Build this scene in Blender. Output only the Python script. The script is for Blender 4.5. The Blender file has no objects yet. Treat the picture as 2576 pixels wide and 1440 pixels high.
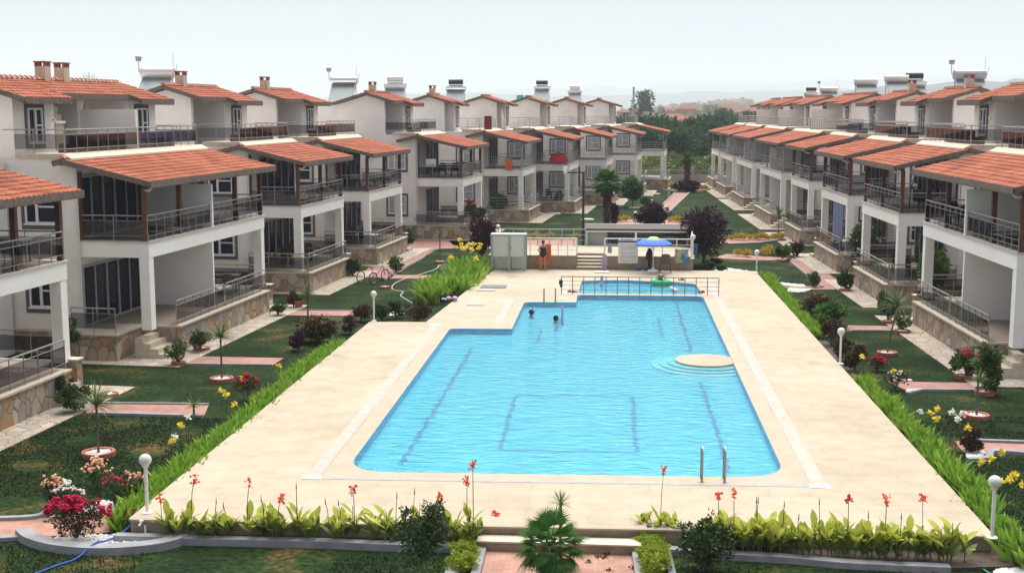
import bpy, bmesh, math, random
from mathutils import Vector, Matrix
R = math.radians
sc = bpy.context.scene
col = sc.collection
# ------------------------------------------------------------------ camera
FPX, PW, PH, HZ, VX, CH = 3130.0, 2575.0, 1440.0, 275.0, 1545.0, 9.0
pitch = math.atan2(PH/2-HZ, FPX)
_up = Vector((0, -math.cos(pitch), -math.sin(pitch)))
_Y = Vector((VX-PW/2, HZ-PH/2, FPX)).normalized()
_X = _Y.cross(_up).normalized()
if _X.x < 0: _X = -_X
def c2w(v): v = Vector(v); return Vector((v.dot(_X), v.dot(_Y), v.dot(_up)))
cd = bpy.data.cameras.new('camera'); cam = bpy.data.objects.new('camera', cd); col.objects.link(cam)
m = Matrix((c2w((1,0,0)), c2w((0,-1,0)), c2w((0,0,-1)))).transposed().to_4x4()
m.translation = Vector((0,0,CH)); cam.matrix_world = m
cd.sensor_width = 36; cd.lens = 36*FPX/PW; cd.clip_start = .1; cd.clip_end = 40000
sc.camera = cam
# ------------------------------------------------------------------ light
SUN_EL, SUN_AZ = R(63), R(2)          # azimuth measured from +Y towards +X
w = bpy.data.worlds.new('World'); sc.world = w; w.use_nodes = True
nt = w.node_tree; nt.nodes.clear()
wo = nt.nodes.new('ShaderNodeOutputWorld'); bg = nt.nodes.new('ShaderNodeBackground'); sky = nt.nodes.new('ShaderNodeTexSky')
sky.sky_type = 'NISHITA'; sky.sun_disc = False; sky.sun_elevation = SUN_EL; sky.sun_rotation = SUN_AZ
sky.air_density = 1.0; sky.dust_density = 1.5; sky.ozone_density = 1.0; sky.altitude = 0
hs = nt.nodes.new('ShaderNodeHueSaturation'); hs.inputs['Saturation'].default_value = .55
nt.links.new(sky.outputs[0], hs.inputs['Color']); veil = nt.nodes.new('ShaderNodeMix'); veil.data_type = 'RGBA'; veil.inputs[0].default_value = .88; veil.inputs[7].default_value = (2.44,2.50,2.82,1)   # thin high cloud over the clear sky
nt.links.new(hs.outputs[0], veil.inputs[6]); nt.links.new(veil.outputs[2], bg.inputs[0]); nt.links.new(bg.outputs[0], wo.inputs[0])
bg.inputs[1].default_value = .115
sd = bpy.data.lights.new('sun', 'SUN'); so = bpy.data.objects.new('sun', sd); col.objects.link(so)
sd.energy = 3.9; sd.angle = R(64); sd.color = (1, .95, .88)
sdir = Vector((math.sin(SUN_AZ)*math.cos(SUN_EL), math.cos(SUN_AZ)*math.cos(SUN_EL), math.sin(SUN_EL)))
so.rotation_euler = sdir.to_track_quat('Z', 'Y').to_euler()
sc.view_settings.view_transform = 'Standard'; sc.view_settings.look = 'None'
sc.view_settings.exposure = 1.0; sc.view_settings.gamma = 1
sc.render.engine = 'CYCLES'; sc.cycles.max_bounces = 8; sc.cycles.transparent_max_bounces = 24; sc.cycles.volume_bounces = 4
# ------------------------------------------------------------------ helpers
def at(x, y, z=0.0):                      # photo point on a level plane -> world x, y
    d = c2w((x-PW/2, y-PH/2, FPX)); t = (z-CH)/d.z
    return Vector((d.x*t, d.y*t, z))
RG = dict(A=(0,1050),B=(0,1325),C=(800,1325),D=(1600,1325),E=(2364,1325),F=(2364,1000),S=(0,600),T=(800,600),U=(1600,600),V=(2364,600),
          a=(0,150),b=(800,200),c=(1600,200),d=(2364,200))
def px(r, zx, zy): o = RG[r]; return ((o[0]+zx*.34938)*.78895, (o[1]+zy*.34938)*.78895)
def G(r, zx, zy, z=0.0): return at(*px(r, zx, zy), z)
def hat(r, zx, zy, P):                    # height of a photo point standing over ground point P
    x, y = px(r, zx, zy); d = c2w((x-PW/2, y-PH/2, FPX)); t = P.y/d.y
    return CH+d.z*t
def scale_at(P): return FPX/(P.y*1.01)
class MB:
    def __init__(s): s.v = []; s.f = []; s.m = []
    def add(s, vs, fs, mi=0):
        o = len(s.v); s.v += [tuple(p) for p in vs]; s.f += [tuple(i+o for i in f) for f in fs]; s.m += [mi]*len(fs)
    def box(s, x0, y0, z0, x1, y1, z1, mi=0):
        if x0 > x1: x0, x1 = x1, x0
        if y0 > y1: y0, y1 = y1, y0
        if z0 > z1: z0, z1 = z1, z0
        s.add([(x0,y0,z0),(x1,y0,z0),(x1,y1,z0),(x0,y1,z0),(x0,y0,z1),(x1,y0,z1),(x1,y1,z1),(x0,y1,z1)],
              [(0,3,2,1),(4,5,6,7),(0,1,5,4),(1,2,6,5),(2,3,7,6),(3,0,4,7)], mi); return s
    def bar(s, p0, p1, a, b, mi=0, upv=(0,0,1)):
        p0 = Vector(p0); p1 = Vector(p1); d = (p1-p0).normalized(); u = Vector(upv)
        if abs(d.dot(u)) > .99: u = Vector((0,1,0))
        r = d.cross(u).normalized()*a/2; t = r.cross(d).normalized()*b/2
        vs = [p0-r-t, p0+r-t, p0+r+t, p0-r+t, p1-r-t, p1+r-t, p1+r+t, p1-r+t]
        s.add(vs, [(0,1,2,3),(7,6,5,4),(1,0,4,5),(2,1,5,6),(3,2,6,7),(0,3,7,4)], mi); return s
    def tube(s, pts, r, n=6, mi=0, caps=True):
        pts = [Vector(p) for p in pts]; k = len(pts); rs = r if isinstance(r, (list,tuple)) else [r]*k
        vs = []
        for i, p in enumerate(pts):
            d = (pts[min(i+1,k-1)]-pts[max(i-1,0)]).normalized()
            u = Vector((0,0,1)) if abs(d.z) < .95 else Vector((0,1,0))
            a = d.cross(u).normalized(); b = a.cross(d).normalized()
            for j in range(n):
                t = 2*math.pi*j/n; vs.append(p+(a*math.cos(t)+b*math.sin(t))*rs[i])
        fs = [(i*n+j, i*n+(j+1)%n, (i+1)*n+(j+1)%n, (i+1)*n+j) for i in range(k-1) for j in range(n)]
        if caps: fs += [tuple(range(n-1,-1,-1)), tuple((k-1)*n+j for j in range(n))]
        s.add(vs, fs, mi); return s
    def lathe(s, prof, n=16, c=(0,0,0), mi=0, sx=1, sy=1):
        vs = []; k = len(prof)
        for r, z in prof:
            for j in range(n):
                t = 2*math.pi*j/n; vs.append((c[0]+r*math.cos(t)*sx, c[1]+r*math.sin(t)*sy, c[2]+z))
        fs = [(i*n+j, i*n+(j+1)%n, (i+1)*n+(j+1)%n, (i+1)*n+j) for i in range(k-1) for j in range(n)]
        fs += [tuple(range(n-1,-1,-1)), tuple((k-1)*n+j for j in range(n))]
        s.add(vs, fs, mi); return s
    def sphere(s, c, r, n=12, mi=0, sz=1, sx=1, sy=1):
        k = max(4, n//2); prof = [(max(.001, r*math.sin(math.pi*i/k)), -r*sz*math.cos(math.pi*i/k)) for i in range(k+1)]
        return s.lathe(prof, n, c, mi, sx, sy)
    def prism(s, poly, z0, z1, mi=0):      # polygon in x,y raised between two heights
        n = len(poly); a = sum(poly[i][0]*poly[(i+1)%n][1]-poly[(i+1)%n][0]*poly[i][1] for i in range(n))
        if a < 0: poly = poly[::-1]
        vs = [(p[0],p[1],z0) for p in poly]+[(p[0],p[1],z1) for p in poly]
        s.add(vs, [tuple(range(n-1,-1,-1)), tuple(range(n,2*n))]+[(i,(i+1)%n,n+(i+1)%n,n+i) for i in range(n)], mi); return s
    def prxz(s, poly, y0, y1, mi=0):       # polygon in x,z pushed along y
        n = len(poly); vs = [(p[0],y0,p[1]) for p in poly]+[(p[0],y1,p[1]) for p in poly]
        a = sum(poly[i][0]*poly[(i+1)%n][1]-poly[(i+1)%n][0]*poly[i][1] for i in range(n))
        fs = [tuple(range(n)), tuple(range(2*n-1,n-1,-1))]+[((i+1)%n,i,n+i,n+(i+1)%n) for i in range(n)]
        if a < 0: fs = [f[::-1] for f in fs]
        s.add(vs, fs, mi); return s
    def leaf(s, p, d, nrm, L, W, mi=0, fold=.0):
        d = d.normalized(); r = d.cross(nrm)
        r = (r.normalized() if r.length > 1e-4 else Vector((1,0,0)))*W/2
        s.add([p, p+d*L*.5+r, p+d*L, p+d*L*.5-r], [(0,1,2,3)], mi)
    def blade(s, p, d, L, W, droop, mi=0, n=3, side=None):
        d = d.normalized(); r = side or d.cross(Vector((0,0,1)))
        r = r.normalized() if r.length > 1e-3 else Vector((1,0,0))
        vs = []; q = Vector(p); dd = Vector(d)
        for i in range(n):
            t = i/n; wd = W*(.55+.9*t if t < .5 else 1.0*(1.9-1.8*t) )*.5
            vs += [q-r*wd, q+r*wd]; q = q+dd*(L/n); dd = (dd+Vector((0,0,-droop/n))).normalized()
        vs.append(q)
        fs = [(2*i,2*i+1,2*i+3,2*i+2) for i in range(n-1)]+[(2*n-2,2*n-1,2*n)]
        s.add(vs, fs, mi)
    def build(s, name, mats, parent=None, sx=1, smooth=False, loc=None, rz=0):
        me = bpy.data.meshes.new(name)
        v = s.v if sx > 0 else [(-p[0],p[1],p[2]) for p in s.v]
        f = s.f if sx > 0 else [q[::-1] for q in s.f]
        me.from_pydata(v, [], f)
        for mm in (mats if isinstance(mats, (list,tuple)) else [mats]): me.materials.append(mm)
        if any(s.m): me.polygons.foreach_set('material_index', s.m)
        if smooth: me.polygons.foreach_set('use_smooth', [True]*len(f))
        o = bpy.data.objects.new(name, me); col.objects.link(o)
        if parent: o.parent = parent
        if loc is not None: o.location = loc
        if rz: o.rotation_euler[2] = rz
        return o
def tag(o, label=None, cat=None, group=None, kind=None):
    if label: o['label'] = label
    if cat: o['category'] = cat
    if group: o['group'] = group
    if kind: o['kind'] = kind
    return o
def empty(name, loc, rz=0, label=None, cat=None, group=None, sc_=1):
    o = bpy.data.objects.new(name, None); col.objects.link(o); o.location = loc; o.rotation_euler = (0,0,rz)
    o.scale = (sc_,)*3; o.empty_display_size = .1
    return tag(o, label, cat, group)
def clone(o, loc, rz=0, s=1, label=None, group=None, parent=None):
    r = o.copy(); col.objects.link(r); r.location = loc; r.rotation_euler = (0,0,rz)
    r.scale = (s if isinstance(s, (tuple,list)) else (s,s,s))
    if label: r['label'] = label
    if group: r['group'] = group
    for ch in list(o.children):
        c = ch.copy(); col.objects.link(c); c.parent = r
        for g in list(ch.children):
            e = g.copy(); col.objects.link(e); e.parent = c
    return r
# ------------------------------------------------------------------ materials
def mat(name, c, rough=.8, metal=0, c2=None, scale=5, bump=0, bscale=30, spec=.5, detail=4, lo=.35, hi=.65, trans=0, coord='Object', stretch=None):
    M = bpy.data.materials.new(name); M.use_nodes = True; n = M.node_tree; b = n.nodes['Principled BSDF']
    b.inputs['Base Color'].default_value = (*c,1); b.inputs['Roughness'].default_value = rough
    b.inputs['Metallic'].default_value = metal; b.inputs['Specular IOR Level'].default_value = spec
    tc = n.nodes.new('ShaderNodeTexCoord'); src = tc.outputs[coord]
    if stretch:
        mp = n.nodes.new('ShaderNodeMapping'); mp.inputs['Scale'].default_value = stretch; n.links.new(src, mp.inputs[0]); src = mp.outputs[0]
    if c2:
        no = n.nodes.new('ShaderNodeTexNoise'); no.inputs['Scale'].default_value = scale; no.inputs['Detail'].default_value = detail
        rp = n.nodes.new('ShaderNodeValToRGB'); rp.color_ramp.elements[0].position = lo; rp.color_ramp.elements[1].position = hi
        rp.color_ramp.elements[0].color = (*c,1); rp.color_ramp.elements[1].color = (*c2,1)
        n.links.new(src, no.inputs['Vector']); n.links.new(no.outputs['Fac'], rp.inputs[0]); n.links.new(rp.outputs[0], b.inputs['Base Color'])
    if bump:
        nb = n.nodes.new('ShaderNodeTexNoise'); nb.inputs['Scale'].default_value = bscale; nb.inputs['Detail'].default_value = 3
        bp = n.nodes.new('ShaderNodeBump'); bp.inputs['Strength'].default_value = bump; bp.inputs['Distance'].default_value = .05
        n.links.new(src, nb.inputs['Vector']); n.links.new(nb.outputs['Fac'], bp.inputs['Height']); n.links.new(bp.outputs[0], b.inputs['Normal'])
    return M
LF = 1.0
def leafmat(name, cols, trans=.25, rough=.55):
    M = bpy.data.materials.new(name); M.use_nodes = True; n = M.node_tree; b = n.nodes['Principled BSDF']; out = n.nodes['Material Output']
    g = n.nodes.new('ShaderNodeNewGeometry'); rp = n.nodes.new('ShaderNodeValToRGB'); rp.color_ramp.interpolation = 'LINEAR'
    cols = [tuple(q*LF for q in c) for c in cols]; e = rp.color_ramp.elements; e[0].color = (*cols[0],1); e[1].color = (*cols[-1],1)
    for i, c in enumerate(cols[1:-1]): q = e.new((i+1)/(len(cols)-1)); q.color = (*c,1)
    n.links.new(g.outputs['Random Per Island'], rp.inputs[0]); n.links.new(rp.outputs[0], b.inputs['Base Color'])
    b.inputs['Roughness'].default_value = rough; b.inputs['Specular IOR Level'].default_value = .14
    t = n.nodes.new('ShaderNodeBsdfTranslucent'); mx = n.nodes.new('ShaderNodeMixShader'); mx.inputs[0].default_value = trans
    n.links.new(rp.outputs[0], t.inputs[0]); n.links.new(b.outputs[0], mx.inputs[1]); n.links.new(t.outputs[0], mx.inputs[2]); n.links.new(mx.outputs[0], out.inputs[0])
    return M
def stonemat(name, sc_=3.0, cols=None, grout=(.20,.17,.14)):
    M = bpy.data.materials.new(name); M.use_nodes = True; n = M.node_tree; b = n.nodes['Principled BSDF']; b.inputs['Roughness'].default_value = .85
    tc = n.nodes.new('ShaderNodeTexCoord'); mp = n.nodes.new('ShaderNodeMapping'); mp.inputs['Scale'].default_value = (1,1,.75)
    nz = n.nodes.new('ShaderNodeTexNoise'); nz.inputs['Scale'].default_value = 1.6; nz.inputs['Detail'].default_value = 2
    mxv = n.nodes.new('ShaderNodeMix'); mxv.data_type = 'VECTOR'; mxv.inputs[0].default_value = .25
    n.links.new(tc.outputs['Object'], mp.inputs[0]); n.links.new(mp.outputs[0], nz.inputs['Vector'])
    n.links.new(mp.outputs[0], mxv.inputs[4]); n.links.new(nz.outputs['Color'], mxv.inputs[5])
    v = n.nodes.new('ShaderNodeTexVoronoi'); v.inputs['Scale'].default_value = sc_; v2 = n.nodes.new('ShaderNodeTexVoronoi'); v2.feature = 'DISTANCE_TO_EDGE'; v2.inputs['Scale'].default_value = sc_
    n.links.new(mxv.outputs[1], v.inputs['Vector']); n.links.new(mxv.outputs[1], v2.inputs['Vector'])
    rp = n.nodes.new('ShaderNodeValToRGB'); rp.color_ramp.interpolation = 'CONSTANT'; e = rp.color_ramp.elements
    cols = cols or [(.33,.27,.20),(.42,.34,.25),(.25,.22,.19),(.38,.22,.11),(.46,.38,.28),(.30,.26,.23),(.27,.18,.13),(.40,.31,.2)]
    e[0].color = (*cols[0],1); e[1].position = .92; e[1].color = (*cols[-1],1)
    for i, c in enumerate(cols[1:-1]): q = e.new(.14*(i+1)); q.color = (*c,1)
    sep = n.nodes.new('ShaderNodeSeparateColor'); n.links.new(v.outputs['Color'], sep.inputs[0]); n.links.new(sep.outputs[0], rp.inputs[0])
    n2 = n.nodes.new('ShaderNodeTexNoise'); n2.inputs['Scale'].default_value = 9; n2.inputs['Detail'].default_value = 5
    n.links.new(tc.outputs['Object'], n2.inputs['Vector'])
    m2 = n.nodes.new('ShaderNodeMix'); m2.data_type = 'RGBA'; m2.blend_type = 'MULTIPLY'; m2.inputs[0].default_value = .6
    r2 = n.nodes.new('ShaderNodeValToRGB'); r2.color_ramp.elements[0].color = (.55,.55,.55,1); r2.color_ramp.elements[1].color = (1.25,1.22,1.2,1)
    n.links.new(n2.outputs['Fac'], r2.inputs[0]); n.links.new(rp.outputs[0], m2.inputs[6]); n.links.new(r2.outputs[0], m2.inputs[7])
    r3 = n.nodes.new('ShaderNodeValToRGB'); r3.color_ramp.elements[0].position = .02; r3.color_ramp.elements[1].position = .06
    n.links.new(v2.outputs['Distance'], r3.inputs[0])
    m3 = n.nodes.new('ShaderNodeMix'); m3.data_type = 'RGBA'; m3.inputs[6].default_value = (*grout,1)
    n.links.new(r3.outputs[0], m3.inputs[0]); n.links.new(m2.outputs[2], m3.inputs[7]); n.links.new(m3.outputs[2], b.inputs['Base Color'])
    bp = n.nodes.new('ShaderNodeBump'); bp.inputs['Strength'].default_value = .7; bp.inputs['Distance'].default_value = .03
    n.links.new(r3.outputs[0], bp.inputs['Height']); n.links.new(bp.outputs[0], b.inputs['Normal'])
    return M
def glassmat(name, tint, gloss=.06, rough=.02):
    M = bpy.data.materials.new(name); M.use_nodes = True; n = M.node_tree; n.nodes.remove(n.nodes['Principled BSDF']); out = n.nodes['Material Output']
    t = n.nodes.new('ShaderNodeBsdfTransparent'); t.inputs[0].default_value = (*tint,1); g = n.nodes.new('ShaderNodeBsdfGlossy'); g.inputs['Roughness'].default_value = rough
    f = n.nodes.new('ShaderNodeFresnel'); f.inputs[0].default_value = 1.45; mx = n.nodes.new('ShaderNodeMixShader')
    n.links.new(f.outputs[0], mx.inputs[0]); n.links.new(t.outputs[0], mx.inputs[1]); n.links.new(g.outputs[0], mx.inputs[2]); n.links.new(mx.outputs[0], out.inputs[0])
    return M
def brickmat(name, c1, c2, mortar, bw=.2, bh=.1, rot=0):
    M = bpy.data.materials.new(name); M.use_nodes = True; n = M.node_tree; b = n.nodes['Principled BSDF']; b.inputs['Roughness'].default_value = .85
    tc = n.nodes.new('ShaderNodeTexCoord'); mp = n.nodes.new('ShaderNodeMapping'); mp.inputs['Rotation'].default_value = (0,0,rot)
    br = n.nodes.new('ShaderNodeTexBrick'); br.inputs['Scale'].default_value = 1; br.inputs['Brick Width'].default_value = bw; br.inputs['Row Height'].default_value = bh
    br.inputs['Mortar Size'].default_value = .006; br.inputs['Color1'].default_value = (*c1,1); br.inputs['Color2'].default_value = (*c2,1); br.inputs['Mortar'].default_value = (*mortar,1)
    no = n.nodes.new('ShaderNodeTexNoise'); no.inputs['Scale'].default_value = 1.3; no.inputs['Detail'].default_value = 6
    r2 = n.nodes.new('ShaderNodeValToRGB'); r2.color_ramp.elements[0].color = (.72,.7,.68,1); r2.color_ramp.elements[1].color = (1.12,1.12,1.12,1); r2.color_ramp.elements[0].position = .3; r2.color_ramp.elements[1].position = .7
    m2 = n.nodes.new('ShaderNodeMix'); m2.data_type = 'RGBA'; m2.blend_type = 'MULTIPLY'; m2.inputs[0].default_value = 1
    n.links.new(tc.outputs['Object'], mp.inputs[0]); n.links.new(mp.outputs[0], br.inputs['Vector']); n.links.new(tc.outputs['Object'], no.inputs['Vector'])
    n.links.new(no.outputs['Fac'], r2.inputs[0]); n.links.new(br.outputs['Color'], m2.inputs[6]); n.links.new(r2.outputs[0], m2.inputs[7]); n.links.new(m2.outputs[2], b.inputs['Base Color'])
    return M
M = {}
M['stucco'] = mat('stucco', (.74,.695,.655), .9, c2=(.80,.755,.715), scale=1.2, bump=.25, bscale=60, detail=8, lo=.3, hi=.6)
M['stucco2'] = mat('stucco_bright', (.84,.81,.765), .9, c2=(.88,.855,.815), scale=.9, bump=.2, bscale=60, detail=8, lo=.3, hi=.6)
M['cream'] = mat('cream_coping', (.47,.41,.31), .7, c2=(.54,.48,.38), scale=4)
M['pinkstone'] = mat('pink_marble_edge', (.50,.42,.37), .6, c2=(.58,.50,.45), scale=6)
M['tilefloor'] = mat('terrace_floor_tile', (.26,.20,.165), .5, c2=(.33,.27,.22), scale=3)
M['stone'] = stonemat('stone_cladding')
M['flag'] = stonemat('flagstone_paving', 3.0, [(.42,.36,.29),(.47,.41,.33),(.38,.33,.28),(.44,.37,.29),(.5,.43,.35),(.4,.36,.31),(.36,.32,.27),(.46,.39,.31)], (.3,.26,.2))
M['wood'] = mat('weathered_wood', (.095,.068,.055), .85, c2=(.20,.15,.125), scale=6, stretch=(1,1,5), detail=6)
M['post'] = mat('stained_wood_post', (.07,.028,.016), .6, c2=(.135,.05,.024), scale=5, detail=6)
M['soffit'] = mat('dark_wood_soffit', (.055,.04,.033), .8, c2=(.08,.06,.05), scale=8)
M['rail'] = mat('brushed_steel', (.33,.32,.31), .45, .7)
M['railgrey'] = mat('grey_painted_rail', (.33,.34,.35), .5, .2)
M['railglass'] = glassmat('smoked_glass', (.33,.33,.37))
M['pane'] = mat('window_glass', (.006,.008,.022), .08, spec=.28)
M['curtain'] = mat('curtained_glass', (.25,.29,.31), .25, c2=(.35,.4,.42), scale=3, stretch=(8,8,.3))
M['wframe'] = mat('white_window_frame', (.62,.63,.64), .4)
M['gframe'] = mat('grey_door_frame', (.33,.34,.36), .45)
M['surround'] = mat('dark_window_surround', (.085,.095,.12), .7)
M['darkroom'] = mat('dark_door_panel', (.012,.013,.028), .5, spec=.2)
M['brown_door'] = mat('brown_wooden_shutter', (.07,.04,.035), .6)
M['lampwhite'] = mat('white_lamp_paint', (.78,.79,.77), .4)
M['globe'] = mat('lamp_globe_acrylic', (.66,.66,.6), .15)
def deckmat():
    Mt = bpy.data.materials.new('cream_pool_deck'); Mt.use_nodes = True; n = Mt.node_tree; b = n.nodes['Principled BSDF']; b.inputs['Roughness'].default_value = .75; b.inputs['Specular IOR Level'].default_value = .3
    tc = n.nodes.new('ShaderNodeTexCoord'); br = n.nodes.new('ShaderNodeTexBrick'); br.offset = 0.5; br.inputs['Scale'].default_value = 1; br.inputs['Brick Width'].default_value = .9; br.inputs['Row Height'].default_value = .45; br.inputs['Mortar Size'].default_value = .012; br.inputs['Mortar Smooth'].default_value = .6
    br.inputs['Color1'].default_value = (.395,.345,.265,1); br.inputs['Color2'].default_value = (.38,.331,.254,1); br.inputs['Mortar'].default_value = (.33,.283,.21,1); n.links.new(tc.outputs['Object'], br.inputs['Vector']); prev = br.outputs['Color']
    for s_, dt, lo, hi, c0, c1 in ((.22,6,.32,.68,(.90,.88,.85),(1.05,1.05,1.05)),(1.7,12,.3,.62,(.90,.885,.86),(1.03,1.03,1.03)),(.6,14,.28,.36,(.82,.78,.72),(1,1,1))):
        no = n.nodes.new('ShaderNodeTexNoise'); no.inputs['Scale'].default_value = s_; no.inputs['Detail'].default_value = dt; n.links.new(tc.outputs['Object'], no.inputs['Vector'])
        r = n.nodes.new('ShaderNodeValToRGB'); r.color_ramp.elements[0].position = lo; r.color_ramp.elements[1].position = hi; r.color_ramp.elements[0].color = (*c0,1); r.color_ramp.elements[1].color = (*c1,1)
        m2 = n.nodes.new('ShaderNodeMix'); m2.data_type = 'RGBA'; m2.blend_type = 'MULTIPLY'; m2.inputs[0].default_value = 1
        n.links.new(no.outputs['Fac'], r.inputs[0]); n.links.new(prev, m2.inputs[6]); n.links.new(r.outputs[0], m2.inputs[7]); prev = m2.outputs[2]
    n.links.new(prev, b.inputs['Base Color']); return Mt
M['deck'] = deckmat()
M['fencebrown'] = mat('brown_steel', (.22,.18,.155), .5, .3)
M['darkroof'] = mat('dark_gravel_roof', (.075,.065,.058), .9, c2=(.11,.095,.085), scale=4)
M['hatch'] = mat('dark_grey_hatch', (.09,.10,.115), .6)
M['stepblue'] = mat('pale_step_tile', (.16,.52,.60), .4)
M['coping'] = mat('tan_pool_coping', (.335,.255,.18), .6, c2=(.38,.30,.22), scale=2)
M['gutter'] = mat('white_overflow_grate', (.30,.283,.243), .55, c2=(.345,.325,.28), scale=3)
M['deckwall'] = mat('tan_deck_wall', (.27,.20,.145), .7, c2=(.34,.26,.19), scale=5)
M['pool'] = mat('pale_blue_pool_tile', (.045,.38,.50), .4, c2=(.07,.44,.55), scale=1.5, detail=6)
M['poolwall'] = mat('blue_pool_wall_tile', (.04,.29,.48), .4, c2=(.07,.36,.54), scale=3)
M['poolline'] = mat('dark_lane_mosaic', (.02,.12,.28), .4, c2=(.03,.26,.44), scale=12)
M['mosaic'] = mat('blue_mosaic_band', (.32,.29,.24), .5, c2=(.14,.22,.36), scale=2.5, lo=.52, hi=.6, stretch=(2,8,1))
M['kerb'] = mat('grey_concrete_kerb', (.20,.205,.22), .9, c2=(.27,.275,.29), scale=3, bump=.3, bscale=40)
M['pebble'] = mat('white_marble_pebble', (.72,.71,.68), .6, c2=(.8,.79,.77), scale=8)
M['redbrick'] = mat('red_painted_brick', (.32,.085,.055), .8, c2=(.40,.14,.09), scale=8)
M['soil'] = mat('dark_planting_soil', (.05,.035,.027), .95, c2=(.08,.055,.04), scale=5)
M['bark'] = mat('bark', (.11,.085,.07), .9, c2=(.17,.14,.11), scale=8, bump=.5, bscale=20)
M['palmbark'] = mat('palm_trunk_bark', (.09,.05,.045), .9, c2=(.17,.10,.085), scale=7, bump=.8, bscale=12)
M['brickA'] = brickmat('pink_paver', (.40,.215,.16), (.33,.17,.125), (.22,.15,.12), .22, .11)
M['brickFar'] = brickmat('pink_paver_path', (.35,.18,.15), (.30,.15,.125), (.21,.13,.11), .3, .15, R(45))
M['concrete'] = mat('grey_concrete', (.33,.32,.30), .9, c2=(.4,.39,.37), scale=2)
M['black'] = mat('black_paint', (.02,.022,.025), .5)
M['tank'] = mat('white_tank', (.6,.6,.58), .35, .3)
M['steeltank'] = mat('steel_tank', (.62,.63,.64), .25, .9)
M['collector'] = mat('solar_collector_glass', (.15,.19,.20), .3, spec=.3)
M['plasticbrown'] = mat('brown_plastic', (.12,.08,.06), .5)
M['plasticwhite'] = mat('white_plastic', (.75,.75,.73), .4)
M['panelwhite'] = mat('frosted_panel', (.60,.64,.60), .35)
M['aluminium'] = mat('grey_green_aluminium', (.34,.40,.38), .4, .3)
M['cabinetgrey'] = mat('light_grey_panel', (.42,.44,.43), .5)
for nm, c in dict(blue=(.015,.11,.60), bluecloth=(.06,.12,.28), lime=(.4,.75,.25), orange=(.62,.17,.05), navy=(.012,.013,.035), skin=(.42,.22,.15), tan=(.36,.19,.13),
        hair=(.045,.022,.018), yellow=(.75,.6,.05), redfl=(.55,.02,.035), magenta=(.42,.01,.07), orangefl=(.75,.10,.03), peach=(.80,.38,.24), whitefl=(.8,.78,.7), pinkfl=(.62,.05,.16),
        pink=(.45,.05,.25), green=(.03,.42,.16), hoseblue=(.015,.07,.38), hosegreen=(.02,.24,.17), hosewhite=(.42,.44,.36), teal=(.05,.33,.36), red=(.2,.025,.03),
        lilac=(.45,.36,.55), towelblue=(.08,.33,.55), cushion=(.06,.038,.038), white=(.78,.78,.76), snorkel=(.02,.18,.5), darkgreen=(.03,.08,.05)).items():
    M[nm] = mat(nm+'_colour', c, .7)
M['iris'] = leafmat('bright_sword_leaf', [(.12,.26,.03),(.20,.36,.04),(.29,.46,.06),(.38,.52,.10)], .3)
M['canna'] = leafmat('yellow_green_canna_leaf', [(.32,.38,.05),(.46,.50,.08),(.55,.55,.11),(.38,.44,.07)], .35)
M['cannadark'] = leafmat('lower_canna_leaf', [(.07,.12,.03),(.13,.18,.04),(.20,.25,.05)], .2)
M['spike'] = leafmat('spiky_leaf', [(.05,.09,.03),(.09,.15,.045),(.14,.20,.07),(.19,.22,.09)], .15)
M['palmleaf'] = leafmat('palm_leaf', [(.02,.075,.012),(.035,.12,.02),(.06,.165,.03),(.04,.09,.02)], .2, .75)
M['darkleaf'] = leafmat('dark_green_leaf', [(.022,.045,.02),(.04,.075,.03),(.06,.11,.04),(.085,.13,.05)], .15)
M['midleaf'] = leafmat('mid_green_leaf', [(.04,.09,.025),(.07,.14,.035),(.11,.19,.05),(.14,.22,.07)], .2)
M['limeleaf'] = leafmat('lime_green_leaf', [(.16,.24,.03),(.24,.33,.04),(.33,.40,.06),(.42,.46,.10)], .3)
M['purpleleaf'] = leafmat('purple_leaf', [(.022,.012,.022),(.045,.02,.035),(.075,.03,.045),(.10,.045,.06)], .15)
M['brownleaf'] = leafmat('bronze_leaf', [(.05,.04,.025),(.09,.055,.03),(.13,.075,.045),(.07,.08,.03)], .15)
M['yellowleaf'] = leafmat('golden_leaf', [(.35,.28,.03),(.5,.40,.05),(.55,.36,.10)], .25)
M['farleaf'] = leafmat('far_tree_leaf', [(.025,.06,.03),(.04,.09,.04),(.06,.12,.05),(.08,.14,.055)], .2)
M['scrub'] = leafmat('scrub_leaf', [(.09,.14,.04),(.14,.19,.05),(.19,.22,.07),(.12,.17,.05)], .15)
M['greyflower'] = leafmat('dusty_pink_flower', [(.28,.22,.15),(.38,.27,.2),(.32,.16,.15),(.45,.38,.3)], .2)
M['freshleaf'] = leafmat('fresh_green_leaf', [(.05,.13,.03),(.08,.19,.04),(.12,.25,.06)], .2)
def fl(name, cols): M[name] = leafmat(name, cols, .2)
fl('rosered', [(.35,.006,.03),(.5,.01,.05),(.42,.01,.08)]); fl('rosepeach', [(.78,.40,.26),(.85,.55,.38),(.75,.3,.2),(.85,.7,.5)])
fl('cannafl', [(.8,.14,.05),(.7,.07,.04),(.82,.25,.08)]); fl('yellowfl', [(.8,.62,.05),(.85,.72,.12)]); fl('whitefls', [(.75,.72,.62),(.85,.84,.8)]); fl('pinkfls', [(.65,.04,.12),(.5,.02,.08)])
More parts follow.
